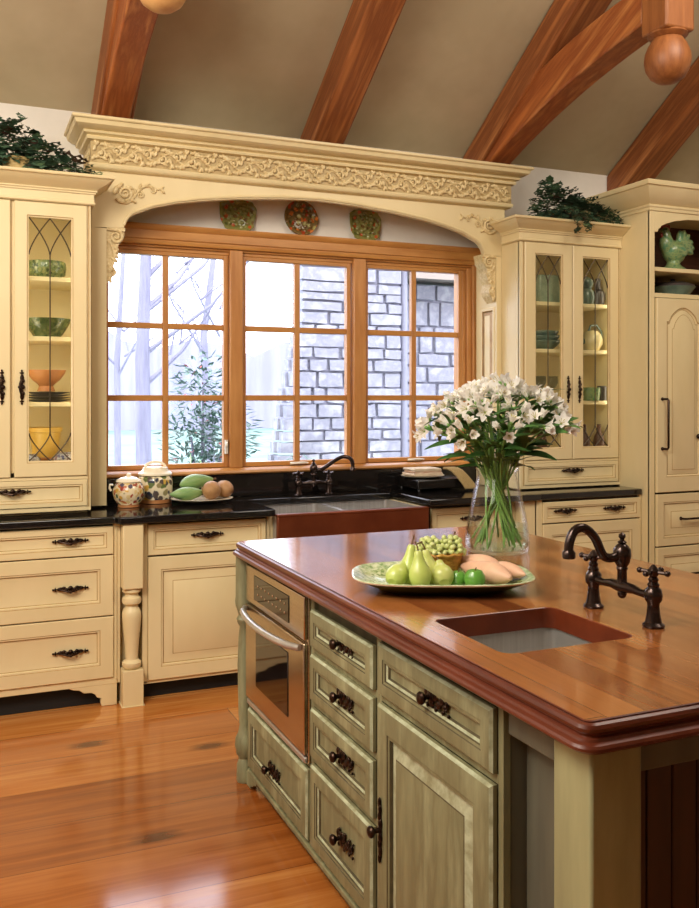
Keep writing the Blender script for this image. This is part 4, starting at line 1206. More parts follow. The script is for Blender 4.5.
bw = Thing('wicker_bowl', 'small golden wicker bowl of grapes at the back of the platter', 'bowl', onp(0.002, 0.100, zf+0.013))
mb = MB()
mb.lathe([(0.045, 0.0), (0.066, 0.006), (0.078, 0.045), (0.083, 0.066), (0.086, 0.07), (0.083, 0.074), (0.077, 0.07), (0.070, 0.045), (0.058, 0.014), (0.02, 0.010)], (0, 0, 0), 32)
mb.xf(Matrix.Scale(0.86, 4))
bw.part('basket', mb, M['wicker'], local=True)
rim = []
for k in range(49):
    a = 2*PI*k/48
    rim.append((0.073*math.cos(a), 0.073*math.sin(a), 0.062+0.0025*math.sin(12*a)))
bw.part('woven_rim', MB().tube(rim, 0.0045, 8), M['wicker'], local=True)
GR = MB().ell((0, 0, 0), (0.0082, 0.0082, 0.0096), None, 12, 8).mesh('grape', M['grape'])
random.seed(3)
def grapes(label, at, spots, tail):
    t = Thing('grape_bunch', label, 'grapes', at, group='bunches of green grapes in the wicker bowl')
    t.part('stalk', MB().tube([(0, 0, 0.01), (tail[0]*0.5, tail[1]*0.5, 0.035), tail], [0.002, 0.0025, 0.003], 6), M['twig'], local=True)
    for p in spots:
        t.put('grape', GR, p, (random.uniform(0, 3), random.uniform(0, 3), random.uniform(0, 3)), world=False, scale=random.uniform(0.9, 1.1))
bc = onp(0.002, 0.100, zf+0.012)
def heap(sx, n, rx, ry, hz):
    pts = []
    tries = 0
    while len(pts) < n and tries < 9000:
        tries += 1
        a = random.uniform(0, 2*PI); q = math.sqrt(random.random())
        x, y = rx*q*math.cos(a), ry*q*math.sin(a)
        z = random.uniform(0.0, hz*(1-q*q*0.75))
        if all((x-p[0])**2+(y-p[1])**2+(z-p[2])**2 > 0.0135**2 for p in pts): pts.append((x, y, z))
    return pts
ux = Vector((math.cos(PR), math.sin(PR), 0))
grapes('left-hand bunch of green grapes heaped in the wicker bowl', bc-ux*0.030+Vector((0, 0, 0.063)), heap(-1, 62, 0.038, 0.050, 0.048), (-0.045, -0.01, 0.03))
grapes('right-hand bunch of green grapes heaped in the wicker bowl', bc+ux*0.036+Vector((0, 0, 0.063)), heap(1, 62, 0.038, 0.050, 0.052), (0.02, 0.01, 0.06))

# ---- vase with white lilies
VC = Vector((1.790, 2.795, TZ))
vs = Thing('glass_vase', 'clear glass vase half full of water holding white flowers on the island', 'vase', VC)
vo_ = [(0.03, 0.001), (0.104, 0.001), (0.114, 0.008), (0.116, 0.03), (0.113, 0.07), (0.102, 0.14), (0.086, 0.215), (0.075, 0.26), (0.070, 0.278), (0.071, 0.288), (0.077, 0.297), (0.079, 0.301), (0.076, 0.301)]
vi_ = [(0.066, 0.283), (0.071, 0.26), (0.082, 0.215), (0.098, 0.14), (0.109, 0.07), (0.111, 0.03), (0.105, 0.016), (0.03, 0.014)]
vs.part('glass', MB().lathe(vo_+vi_, (0, 0, 0), 40), M['vase_glass'], local=True, angle=60)
vs.part('water', MB().lathe([(0.02, 0.015), (0.104, 0.017), (0.110, 0.03), (0.1075, 0.07), (0.1045, 0.098), (0.02, 0.098)], (0, 0, 0), 36), M['water'], local=True)
random.seed(21)
def petal(mb, L, W, az, open_, m=0, curl=0.35):
    """one petal from the origin, opening outward from +z by open_ radians"""
    rows = []
    n = 5
    for i in range(n+1):
        t = i/n
        a = open_*(0.55+0.6*t)+curl*t*t
        # accumulate
        rows.append((t, a))
    x = z = 0.0; pts = []
    for i, (t, a) in enumerate(rows):
        w = W*math.sin(PI*min(1, t*0.86+0.10))**0.8*0.5
        pts.append([(x, -w, z+w*0.35), (x, 0, z-0.001), (x, w, z+w*0.35)])
        x += math.sin(a)*L/n; z += math.cos(a)*L/n
    ca, sa = math.cos(az), math.sin(az)
    vs_ = []; fs = []
    for r in pts:
        for p in r: vs_.append((p[0]*ca-p[1]*sa, p[0]*sa+p[1]*ca, p[2]))
    for i in range(n):
        for j in range(2):
            fs.append((i*3+j, i*3+j+1, i*3+j+4, i*3+j+3))
    mb.add(vs_, fs, m)
def blossom(op):
    mb = MB()
    for k in range(6):
        petal(mb, 0.050 if k % 2 else 0.046, 0.026 if k % 2 else 0.020, k*PI/3+random.uniform(-.1, .1), op*random.uniform(0.85, 1.15))
    for k in range(5):
        a = k*1.26
        mb.tube([(0, 0, 0.004), (0.006*math.cos(a), 0.006*math.sin(a), 0.022), (0.011*math.cos(a), 0.011*math.sin(a), 0.032)], [0.0008, 0.0008, 0.0016], 4, 1)
    mb.lathe([(0.002, -0.008), (0.005, -0.002), (0.0055, 0.004), (0.003, 0.010)], (0, 0, 0), 8, m=2)
    return mb.mesh('blossom', [M['petal'], M['petal_c'], M['stem']], 60)
BL = [blossom(0.75), blossom(0.5), blossom(0.95), blossom(0.35)]
def leaf_mesh(L, W, droop):
    vs_ = []; fs = []; n = 7
    for i in range(n+1):
        t = i/n
        w = W*0.5*math.sin(PI*(0.04+0.93*t))**0.9
        z = -droop*t*t*L; x = L*t
        vs_ += [(x, -w, z+w*0.3), (x, 0, z), (x, w, z+w*0.3)]
    for i in range(n):
        for j in range(2): fs.append((i*3+j, i*3+j+1, i*3+j+4, i*3+j+3))
    return MB().add(vs_, fs).mesh('leaf', M['leaf'], 60)
LF = [leaf_mesh(0.10, 0.020, 0.3), leaf_mesh(0.125, 0.025, 0.5), leaf_mesh(0.085, 0.018, 0.1), leaf_mesh(0.11, 0.044, 0.4)]
def aim(d, roll=0.0):
    return (d.to_track_quat('Z', 'Y') @ Euler((0, 0, roll)).to_quaternion()).to_euler()
def aimx(d, roll=0.0):
    return (d.to_track_quat('X', 'Z') @ Euler((roll, 0, 0)).to_quaternion()).to_euler()
NST = 34
gold = 2.399963
for i in range(NST):
    q = math.sqrt((i+0.5)/NST)
    a = i*gold
    hx, hy = 0.262*q*math.cos(a), 0.225*q*math.sin(a)
    hz = 0.566-0.125*q*q+random.uniform(-0.026, 0.026)
    # foot of the stem on the far side of the base, neck crossing
    fa = a+random.uniform(1.0, 5.2); frr = 0.092*(0.45+0.55*q)
    foot_ = Vector((frr*math.cos(fa), frr*math.sin(fa), 0.018+0.035*random.random()))
    neck = Vector((0.060*q*math.cos(a), 0.060*q*math.sin(a), 0.285))
    head = Vector((hx, hy, hz))
    t = Thing('flower_stem', 'white lily-like flower on a long green stem, one of the bunch in the vase', 'flower', VC+Vector((0, 0, 0.0)), group='white cut flowers in the glass vase')
    mid = neck.lerp(head, 0.45)+Vector((-hx*0.10, -hy*0.10, 0.03))
    path = []
    ctrlp = [foot_, foot_.lerp(neck, 0.55), neck, mid, head]
    for k in range(len(ctrlp)-1):
        p0, p1, p2, p3 = ctrlp[max(k-1, 0)], ctrlp[k], ctrlp[k+1], ctrlp[min(k+2, 4)]
        for m_ in range(3):
            s = m_/3
            path.append(0.5*((2*p1)+(p2-p0)*s+(2*p0-5*p1+4*p2-p3)*s*s+(-p0+3*p1-3*p2+p3)*s**3))
    path.append(head)
    t.part('stem', MB().tube(path, [0.0036]*(len(path)-1)+[0.0026], 6), M['stem'], local=True)
    d = (head-mid).normalized()
    nb = 4 if i % 3 else 5
    for k in range(nb):
        aa = k*2*PI/nb+random.random()
        side = d.orthogonal().normalized()
        side.rotate(Matrix.Rotation(aa, 3, d).to_quaternion())
        bd = (d*0.55+side*0.75+Vector((0, 0, 0.15))).normalized()
        bp = head+bd*random.uniform(0.018, 0.045)
        t.put('blossom', BL[(i+k) % 4], bp, aim(bd, random.uniform(0, 6)), world=False, scale=random.uniform(0.74, 1.0))
    for k in range(8 if q > 0.45 else 6):
        s = random.uniform(0.12, 0.98)
        lp = neck.lerp(mid, s) if k < 3 else mid.lerp(head, s)
        ld = Vector((hx, hy, 0)); ld = ld.normalized() if ld.length > 0.01 else Vector((1, 0, 0))
        ld.rotate(Matrix.Rotation(random.uniform(-1.6, 1.6), 3, 'Z').to_quaternion())
        ld = (ld+Vector((0, 0, random.uniform(0.1, 1.1)))).normalized()
        me = LF[random.randrange(3)] if not (hx > 0.12 and hz < 0.5) else LF[3]
        t.put('leaf', me, lp, aimx(ld, random.uniform(-0.8, 0.8)), world=False, scale=random.uniform(0.8, 1.15))

# ================================================================== THINGS ON THE COUNTER
CZ = 0.9155
def jar(label, c, prof, lid, mat, handles=None, loop=False):
    t = Thing('ceramic_canister', label, 'canister', c)
    t.part('body', MB().lathe(prof, (0, 0, 0), 36, ms=[1, 1]+[0]*(len(prof)-3)+[0]), [mat, M['terracotta']], local=True, angle=50)
    l = t.part('lid', MB().lathe(lid, (0, 0, 0), 32), M['white_ceramic'], local=True, angle=50)
    if loop:
        zt = lid[-1][1]
        pth = [(0.055*math.cos(PI*k/12), 0, zt-0.004+0.030*math.sin(PI*k/12)) for k in range(13)]
        t.part('lid_handle', MB().tube(pth, 0.007, 10), M['white_ceramic'], parent=l, local=True)
    for sx in (handles or ()):
        r = prof[4][0]
        pth = [(sx*(r-0.002), 0, 0.115), (sx*(r+0.014), 0, 0.118), (sx*(r+0.016), 0, 0.10), (sx*(r+0.008), 0, 0.085)]
        t.part('handle', MB().tube(pth, 0.006, 8), M['white_ceramic'], local=True)
    return t
jar('short round painted canister with lid on the counter, left of the taller one', (0.818, 4.80, CZ),
    [(0.035, 0.0), (0.056, 0.001), (0.054, 0.014), (0.074, 0.04), (0.082, 0.07), (0.080, 0.095), (0.070, 0.118), (0.060, 0.128)],
    [(0.062, 0.1285), (0.066, 0.132), (0.060, 0.142), (0.040, 0.152), (0.022, 0.156), (0.012, 0.160), (0.014, 0.168), (0.006, 0.176)], M['majolica'], handles=(-1,))
jar('taller painted canister with fruit pattern and loop-handled lid on the counter', (0.985, 4.945, CZ),
    [(0.06, 0.0), (0.088, 0.001), (0.088, 0.02), (0.092, 0.03), (0.093, 0.08), (0.093, 0.12), (0.088, 0.140), (0.080, 0.146)],
    [(0.082, 0.1465), (0.092, 0.150), (0.092, 0.158), (0.082, 0.166), (0.070, 0.176), (0.066, 0.190), (0.050, 0.194)], M['majolica2'], loop=True)
DX = -0.045
sp_ = solo('serving_plate', MB().lathe([(0.06, 0.0), (0.085, 0.002), (0.10, 0.008), (0.164, 0.020), (0.170, 0.024), (0.164, 0.0255), (0.10, 0.013), (0.03, 0.010)], (1.262+DX, 4.835, CZ), 44, sx=1.0, sy=0.85), M['white_ceramic'],
     'oval cream plate holding green and brown squashes on the counter by the canisters', 'plate')
zp = CZ+0.0135
squash('long pale green squash lying at the front of the counter plate', (1.165+DX, 4.768, zp+0.009), seg(0.19, R(14), 0.0, 7, 0.012), [0.005, 0.022, 0.033, 0.036, 0.032, 0.024, 0.010], M['squash_green'])
squash('green squash resting on top of the others on the counter plate', (1.230+DX, 4.870, zp+0.052), seg(0.21, R(20), 0.02, 7, -0.02), [0.006, 0.028, 0.040, 0.043, 0.036, 0.026, 0.008], M['squash_green'])
squash('round brown squash in the middle front of the counter plate', (1.298+DX, 4.770, zp+0.008), seg(0.12, R(60)), [0.010, 0.036, 0.047, 0.050, 0.046, 0.036, 0.010], M['yam'])
squash('brown squash at the right end of the counter plate', (1.385+DX, 4.840, zp+0.008), seg(0.13, R(110)), [0.010, 0.034, 0.045, 0.047, 0.043, 0.032, 0.010], M['yam'])
squash('tan squash behind the two brown ones on the counter plate', (1.335+DX, 4.930, zp+0.006), seg(0.11, R(10)), [0.008, 0.028, 0.040, 0.044, 0.038, 0.026, 0.008], M['squash_tan'])

# black stand with linens, right of the sink
CZ = 0.9255
tr = Thing('black_stand', 'low black box stand on the counter right of the sink', 'stand', (2.70, 4.86, CZ))
tr.part('box', MB().box(2.50, 2.86, 4.76, 5.02, CZ+0.012, CZ+0.070), M['tray'], bev=0.008)
for x, y in ((2.515, 4.775), (2.845, 4.775), (2.515, 5.005), (2.845, 5.005)):
    tr.part('foot', MB().lathe([(0.010, 0.0), (0.012, 0.012)], (x, y, CZ), 10), M['tray'])
solo('plate', MB().lathe([(0.07, 0.0), (0.10, 0.003), (0.15, 0.014), (0.152, 0.017), (0.10, 0.008), (0.03, 0.005)], (2.60, 4.89, CZ+0.0705), 36, sx=0.9, sy=0.8), M['white_ceramic'], 'white plate under the folded linens on the black stand', 'plate')
def folded(x0, x1, y0, y1, z, h, mat, label, sk=0.0):
    mb = MB()
    pts = []
    n = 9
    for i in range(n+1):                           # rounded fold along the left edge
        a = PI/2+PI*i/n
        pts.append((x0+h/2+math.cos(a)*h/2, z+h/2+math.sin(a)*h/2))
    pts += [(x1, z), (x1, z+h*0.44), (x0+h*0.6, z+h*0.49), (x0+h*0.6, z+h*0.53), (x1-0.006, z+h*0.56), (x1-0.004, z+h)]
    mb.prism(pts, 'y', y0, y1)
    return solo('folded_linen', mb, mat, label, 'napkin', group='folded linens stacked by the sink')
folded(2.50, 2.70, 4.81, 4.97, CZ+0.0885, 0.014, M['linen'], 'lowest folded cream linen in the stack on the plate')
folded(2.51, 2.695, 4.82, 4.96, CZ+0.103, 0.014, M['linen_red'], 'striped folded linen in the middle of the stack')
folded(2.505, 2.69, 4.815, 4.965, CZ+0.1175, 0.013, M['linen'], 'topmost folded cream linen of the stack beside the sink')
mb = MB()
for k in range(6):
    o_ = 0.0125*k
    pts = [(2.715+o_, 4.835, CZ+0.128), (2.722+o_, 4.80, CZ+0.130), (2.738+o_*1.03, 4.768, CZ+0.116), (2.758+o_*1.06, 4.742, CZ+0.084), (2.780+o_*1.1, 4.722, CZ+0.048), (2.798+o_*1.12, 4.706, CZ+0.0125)]
    mb.tube(pts, 0.0078, 8)
solo('draped_cloth', mb, M['burlap'], 'folded tan burlap cloth draped over the front right corner of the black stand', 'cloth')

# plates standing on the window header
def standing_plate(name, label, x, w, h, mat, shape):
    t = Thing(name, label, 'plate', (x, 5.04, 2.4465))
    tilt = Matrix.Translation((0, 0.0, 0)) @ Matrix.Rotation(R(-8), 4, 'X')
    n = 40; L = []
    def outl(e, o):
        pts = []
        for k in range(n):
            a = 2*PI*k/n
            cx, cz = math.cos(a), math.sin(a)
            if shape == 'round':
                px, pz = w/2*cx, h/2*cz
            else:
                p = 4.5
                px = w/2*math.copysign(abs(cx)**(2/p), cx); pz = h/2*math.copysign(abs(cz)**(2/p), cz)
                px *= 0.84+0.16*(0.5+0.5*math.sin(pz/h*5.2+0.6)) if shape == 'crest' else 1
                px += 0.004*math.sin(9*a)
            f_ = 1-e
            pts.append((px*f_, o, h/2+pz*f_))
        return pts
    mb = MB().loops([outl(0.45, 0.012), outl(0.1, 0.010), outl(0, 0.004), outl(0.02, 0.0), outl(0.20, 0.004), outl(0.26, 0.010), outl(0.4, 0.011), outl(0.6, 0.006), outl(0.85, 0.004)], (True, True))
    # raised decoration
    for k in range(26):
        a = k*2.4; q = 0.42*math.sqrt(k/26)
        mb.ell((w*q*math.cos(a), 0.004, h/2+h*q*math.sin(a)), (0.012, 0.007, 0.010), None, 8, 4)
    mb.xf(tilt)
    dz = -min(p[2] for p in mb.v); dy = 5.072-5.04-max(p[1] for p in mb.v)
    t.part('face', mb.xf(Matrix.Translation((0, dy, dz))), mat, local=True, angle=60)
standing_plate('decorative_plate', 'square-shouldered green relief plate on window header, left of the round one', 1.483, 0.225, 0.185, M['plate_green'], 'crest')
standing_plate('decorative_plate', 'round red and green fruit-patterned plate in the middle of the window header', 1.872, 0.215, 0.215, M['plate_red'], 'round')
standing_plate('decorative_plate', 'green relief plate with red centre on window header, right of the round one', 2.290, 0.215, 0.190, M['plate_green'], 'crest')

# ================================================================== INSIDE THE HUTCHES
def bowl_mb(c, r, h, foot=0.45, th=0.006, n=32, up=0.0):
    return MB().lathe([(r*foot*0.6, 0.0), (r*foot, 0.0), (r*foot, 0.006), (r*0.8, h*0.42), (r*0.97, h*0.8), (r, h), (r-th, h), (r*0.95-th, h*0.8), (r*0.76-th, h*0.42), (r*foot*0.8, 0.012), (0.01, 0.011)], c, n)
YI = 4.80
Z1, Z2, Z3, Z0 = 2.0785, 1.7855, 1.4635, 1.1255
solo('bowl', MB().lathe([(0.05, 0.0), (0.078, 0.002), (0.092, 0.02), (0.096, 0.05), (0.094, 0.078), (0.09, 0.084), (0.084, 0.078), (0.084, 0.05), (0.07, 0.016), (0.01, 0.012)], (0.405, 4.76, Z1), 36), M['mottled'], 'mottled green bowl on the top shelf of the left hutch', 'bowl')
solo('bowl', bowl_mb((0.41, 4.76, Z2), 0.112, 0.092, 0.6), M['mottled_dark'], 'dark green bowl on the second shelf of the left hutch', 'bowl')
for k in range(4):
    solo('dinner_plate', MB().lathe([(0.05, 0.0), (0.07, 0.002), (0.108, 0.009), (0.11, 0.012), (0.07, 0.006), (0.01, 0.004)], (0.412, 4.77, Z3+0.0125*k), 36), M['dark_plate'],
         ['lowest dark plate in the stack on the third shelf of the left hutch', 'second dark plate up in the stack in the left hutch', 'third dark plate up in the stack in the left hutch', 'top dark plate under the terracotta bowl in the left hutch'][k], 'plate', 'dark plates stacked in the left hutch')
solo('footed_bowl', MB().lathe([(0.03, 0.0), (0.044, 0.002), (0.04, 0.012), (0.034, 0.028), (0.042, 0.038), (0.07, 0.062), (0.09, 0.092), (0.096, 0.108), (0.09, 0.108), (0.082, 0.092), (0.06, 0.062), (0.01, 0.045)], (0.405, 4.77, Z3+0.0515), 36), M['terracotta'], 'terracotta footed bowl on the dark plates in the left hutch', 'bowl')
solo('crock', MB().lathe([(0.05, 0.0), (0.060, 0.001), (0.066, 0.05), (0.074, 0.11), (0.075, 0.125), (0.082, 0.127), (0.084, 0.148), (0.078, 0.150), (0.070, 0.148), (0.068, 0.11), (0.056, 0.02), (0.01, 0.012)], (0.405, 4.82, Z0+0.06), 36), M['yellow_crock'], 'yellow flowerpot-shaped crock at the bottom of the left hutch', 'crock')
solo('riser', MB().lathe([(0.055, 0.0), (0.062, 0.002), (0.05, 0.02), (0.05, 0.04), (0.064, 0.055), (0.064, 0.0595)], (0.405, 4.82, Z0), 28), M['terracotta'], 'turned stand raising the yellow crock', 'stand')
solo('patterned_jar', MB().lathe([(0.03, 0.0), (0.04, 0.002), (0.052, 0.03), (0.048, 0.06), (0.03, 0.075), (0.034, 0.082), (0.01, 0.084)], (0.325, 4.70, Z0), 24), M['blue_jar'], 'blue and white jar at bottom left of the left hutch, before the crock', 'jar')
solo('patterned_jar', MB().lathe([(0.03, 0.0), (0.04, 0.002), (0.052, 0.03), (0.05, 0.062), (0.03, 0.08), (0.034, 0.088), (0.01, 0.09)], (0.485, 4.70, Z0), 24), M['blue_jar'], 'blue and white jar at bottom right of the left hutch, before the crock', 'jar')
# right hutch
mb = MB()
pr_ = [(-0.075, 0.0), (0.075, 0.0), (0.085, 0.02), (0.07, 0.15), (0.075, 0.175), (-0.075, 0.175)]
mb.prism(pr_, 'y', -0.05, 0.05)
solo('square_pitcher', mb.xf(Matrix.Translation((3.405, 4.76, Z1))), M['teal_pale'], 'pale green square pitcher on the top shelf of right hutch, left door', 'pitcher', bev=0.008)
for k in range(3):
    solo('teal_bowl', bowl_mb((3.40, 4.76, Z2+0.030*k), 0.098-0.006*k, 0.058, 0.55), M['teal'], ['lowest teal bowl of the stack behind the left door of the right hutch', 'middle teal bowl of the stack in the right hutch', 'top teal bowl of the stack in the right hutch'][k], 'bowl', 'teal bowls stacked in the right hutch')
for k in range(2):
    solo('wine_glass', MB().lathe([(0.032, 0.0), (0.034, 0.003), (0.005, 0.008), (0.004, 0.07), (0.02, 0.085), (0.034, 0.115), (0.033, 0.155), (0.031, 0.155), (0.032, 0.115), (0.018, 0.088), (0.002, 0.08)], (3.355+0.092*k, 4.74, Z3), 20), M['clear'],
         ['left-hand stemmed glass on the third shelf of the right hutch', 'right-hand stemmed glass on the third shelf of the right hutch'][k], 'glass', 'stemmed glasses in the right hutch')
solo('teal_jar', MB().lathe([(0.03, 0.0), (0.046, 0.002), (0.052, 0.05), (0.044, 0.085), (0.03, 0.10), (0.036, 0.108), (0.044, 0.13), (0.038, 0.155), (0.02, 0.17), (0.006, 0.176)], (3.685, 4.71, Z1), 24), M['teal'], 'teal lidded jar on the top shelf behind the right door of the right hutch', 'jar')
solo('dark_jar', MB().lathe([(0.03, 0.0), (0.04, 0.002), (0.044, 0.06), (0.038, 0.085), (0.02, 0.095), (0.024, 0.10), (0.016, 0.115), (0.018, 0.17), (0.010, 0.172)], (3.785, 4.72, Z1), 24), M['dark_plate'], 'dark bottle-necked jar on the top shelf of the right hutch, beside teal jar', 'jar')
tp = Thing('teapot', 'ivory and teal rooster-handled teapot on the second shelf of the right hutch', 'teapot', (3.748, 4.735, Z2))
tp.part('body', MB().lathe([(0.03, 0.0), (0.045, 0.002), (0.066, 0.04), (0.068, 0.07), (0.055, 0.105), (0.038, 0.125), (0.01, 0.13)], (0, 0, 0), 26), M['ivory'], local=True)
tp.part('spout', MB().tube([(-0.058, 0, 0.05), (-0.09, 0, 0.085), (-0.095, 0, 0.13), (-0.085, 0, 0.165), (-0.10, 0, 0.19)], [0.016, 0.014, 0.013, 0.014, 0.006], 10), M['teal'], local=True)
tp.part('handle', MB().tube([(-0.03, 0, 0.12), (-0.01, 0, 0.16), (0.035, 0, 0.165), (0.075, 0, 0.125), (0.078, 0, 0.07), (0.062, 0, 0.045)], 0.007, 8), M['teal'], local=True)
solo('green_pot', MB().lathe([(0.03, 0.0), (0.05, 0.002), (0.055, 0.03), (0.05, 0.06), (0.044, 0.06), (0.045, 0.02), (0.01, 0.01)], (3.655, 4.84, Z2), 22), M['teal'], 'small teal pot left of the teapot on the second shelf of the right hutch', 'pot')
mg = Thing('mug', 'green mug on the third shelf behind the right door of the right hutch', 'mug', (3.715, 4.70, Z3))
mg.part('cup', MB().lathe([(0.03, 0.0), (0.05, 0.002), (0.056, 0.05), (0.056, 0.085), (0.050, 0.085), (0.049, 0.03), (0.01, 0.012)], (0, 0, 0), 24), M['rooster'], local=True)
mg.part('handle', MB().tube([(-0.052, 0, 0.07), (-0.08, 0, 0.066), (-0.082, 0, 0.035), (-0.054, 0, 0.022)], 0.006, 8), M['rooster'], local=True)
solo('dark_tin', MB().lathe([(0.03, 0), (0.034, 0.002), (0.034, 0.09), (0.03, 0.095), (0.01, 0.096)], (3.80, 4.70, Z3), 20), M['dark_plate'], 'dark tin beside the green mug in the right hutch', 'tin')
for k, (x, y) in enumerate(((3.66, 4.70), (3.72, 4.79), (3.775, 4.70), (3.36, 4.74))):
    solo('bottle', MB().lathe([(0.02, 0), (0.034, 0.002), (0.036, 0.08), (0.030, 0.11), (0.014, 0.14), (0.012, 0.18), (0.014, 0.186), (0.005, 0.188)], (x, y, Z0), 18), M['niche'],
         ['dark bottle at bottom of right hutch, nearest its door split', 'dark bottle standing behind the other two at the bottom of right hutch', 'dark bottle at the bottom right of the right hutch', 'dark bottle at the bottom of the right hutch behind its left door'][k], 'bottle', 'dark bottles in the right hutch')

# ---- niche of the refrigerator cabinet
rt = Thing('rooster_figurine', 'green glazed rooster figurine standing in the arched niche', 'figurine', (4.18, 4.47, 2.2835))
k_ = MB()
k_.ell((0, 0, 0.125), (0.085, 0.06, 0.075), Euler((0, R(18), 0)), 18, 12)
k_.ell((-0.055, 0, 0.165), (0.05, 0.045, 0.07), Euler((0, R(-25), 0)), 14, 10)
k_.tube([(-0.05, 0, 0.17), (-0.062, 0, 0.215), (-0.066, 0, 0.245)], [0.042, 0.033, 0.028], 14)
k_.ell((-0.07, 0, 0.255), (0.030, 0.024, 0.027), None, 14, 10)
k_.tube([(-0.094, 0, 0.254), (-0.118, 0, 0.246)], [0.011, 0.002], 8)
for a, L in ((80, 0.13), (62, 0.15), (44, 0.15), (26, 0.13), (8, 0.11), (-12, 0.08)):
    ar = R(a); base = Vector((0.06, 0, 0.14))
    pts = [base+Vector((math.cos(ar+0.5)*L*t*0.9+0.03*t*t, 0, math.sin(ar+0.5*(1-t))*L*t)) for t in (0, .3, .6, .85, 1)]
    k_.tube(pts, [0.02, 0.026, 0.024, 0.019, 0.006], 10)
k_.ell((0.015, -0.052, 0.13), (0.055, 0.016, 0.038), Euler((0, R(20), 0)), 14, 8)
k_.ell((0.015, 0.052, 0.13), (0.055, 0.016, 0.038), Euler((0, R(20), 0)), 14, 8)
k_.lathe([(0.085, 0.0), (0.088, 0.008), (0.07, 0.022), (0.045, 0.04), (0.035, 0.075)], (-0.005, 0, 0), 18)
body = rt.part('body', k_, M['rooster'], local=True, angle=80)
rm = body.modifiers.new('skin', 'REMESH'); rm.mode = 'VOXEL'; rm.voxel_size = 0.006; rm.use_smooth_shade = True
cb = MB()
for q in range(5):
    cb.ell((-0.092+0.013*q, 0, 0.283+0.006*math.sin(q*1.4)), (0.011, 0.005, 0.017), None, 10, 6)
rt.part('comb', cb, M['comb'], local=True)
rt.part('wattle', MB().ell((-0.10, 0.0, 0.226), (0.010, 0.008, 0.018), None, 10, 6), M['comb'], local=True)
rt.part('eye', MB().ell((-0.082, -0.0225, 0.262), (0.004, 0.003, 0.004), None, 8, 5), M['black'], local=True)
td = Thing('covered_dish', 'dark green covered dish on the low shelf beneath the rooster', 'dish', (4.20, 4.50, 2.1245))
td.part('dish', MB().lathe([(0.07, 0.0), (0.09, 0.002), (0.13, 0.05), (0.14, 0.062), (0.13, 0.06), (0.08, 0.012), (0.01, 0.01)], (0, 0, 0), 30), M['teal'], local=True)
td.part('lid', MB().lathe([(0.136, 0.0625), (0.13, 0.075), (0.09, 0.092), (0.03, 0.10), (0.012, 0.104), (0.016, 0.114), (0.004, 0.118)], (0, 0, 0), 30), M['dark_plate'], local=True)
# ---- plants on the hutches
def ivy_leaf(mb, p, d, up, s, m):
    d = d.normalized(); w = d.cross(up)
    if w.length < 1e-3: w = d.orthogonal()
    w.normalize(); nn = w.cross(d)
    sh = [(0, 0), (0.25, 0.42), (0.45, 0.36), (0.62, 0.5), (0.72, 0.24), (1.0, 0.0)]
    L = [p+d*(a*s)+w*(b*s)+nn*(-0.12*s*a*a) for a, b in sh]
    Rr = [p+d*(a*s)-w*(b*s)+nn*(-0.12*s*a*a) for a, b in sh[1:-1]]
    mid = [p+d*(a*s)+nn*(0.06*s-0.14*s*a*a) for a in (0.3, 0.6)]
    v = L+Rr[::-1]+mid
    n = len(L)+len(Rr)
    fs = []
    for i in range(n):
        j = (i+1) % n
        c_ = n if (i < 2 or i >= n-2) else n+1
        fs.append((i, j, c_))
    mb.add(v, fs, m)
def ivy(label, base, spread, pot, vines, seed, fill, bounds=None):
    random.seed(seed)
    t = Thing('potted_ivy', label, 'plant', base)
    if pot:
        t.part('pot', MB().lathe([(0.045, 0.0), (0.055, 0.002), (0.062, 0.04), (0.07, 0.075), (0.074, 0.08), (0.068, 0.082), (0.06, 0.06), (0.01, 0.055)], pot, 24), M['wicker'] if False else pm('basket_pot', (196, 170, 112), (168, 138, 84), 40.0, (1, 1, 4), rough=0.7, bump=0.3), local=True)
    st = MB(); lv = MB()
    for pts in vines:
        P = [Vector(p) for p in pts]; path = []
        for i in range(len(P)-1):
            p0, p1, p2, p3 = P[max(i-1, 0)], P[i], P[i+1], P[min(i+2, len(P)-1)]
            for k in range(6):
                s = k/6
                path.append(0.5*((2*p1)+(p2-p0)*s+(2*p0-5*p1+4*p2-p3)*s*s+(-p0+3*p1-3*p2+p3)*s**3))
        path.append(P[-1])
        st.tube(path, 0.0022, 5)
        for i, p in enumerate(path):
            if seed == 9 and p.x > 0.30: continue
            for q in range(2):
                d = Vector((random.uniform(-1, 1), random.uniform(-1, 0.4), random.uniform(-0.6, 0.9)))
                ivy_leaf(lv, p, d, Vector((0, 0, 1)), random.uniform(0.030, 0.054), 0 if random.random() < 0.75 else 1)
    for (c, r, n) in fill:
        for _ in range(n):
            d = Vector((random.gauss(0, 1), random.gauss(0, 1), random.gauss(0, 1))).normalized()
            q = random.random()**0.4
            p = Vector(c)+Vector((d.x*r[0]*q, d.y*r[1]*q, d.z*r[2]*q))
            if p.z < 0.02: p.z = 0.02+random.random()*0.02
            if seed == 9 and p.x > 0.30: continue
            dd = (d+Vector((0, -0.5, random.uniform(-0.6, 0.3))))
            ivy_leaf(lv, p, dd, Vector((0, 0, 1)), random.uniform(0.032, 0.062), 0 if random.random() < 0.8 else (1 if random.random() < 0.6 else 2))
    t.part('foliage', lv, [M['ivy'], M['ivy2'], M['ivy_dry']], local=True)
    t.part('vine', st, M['ivy_dry'], local=True)
ZT = 2.563
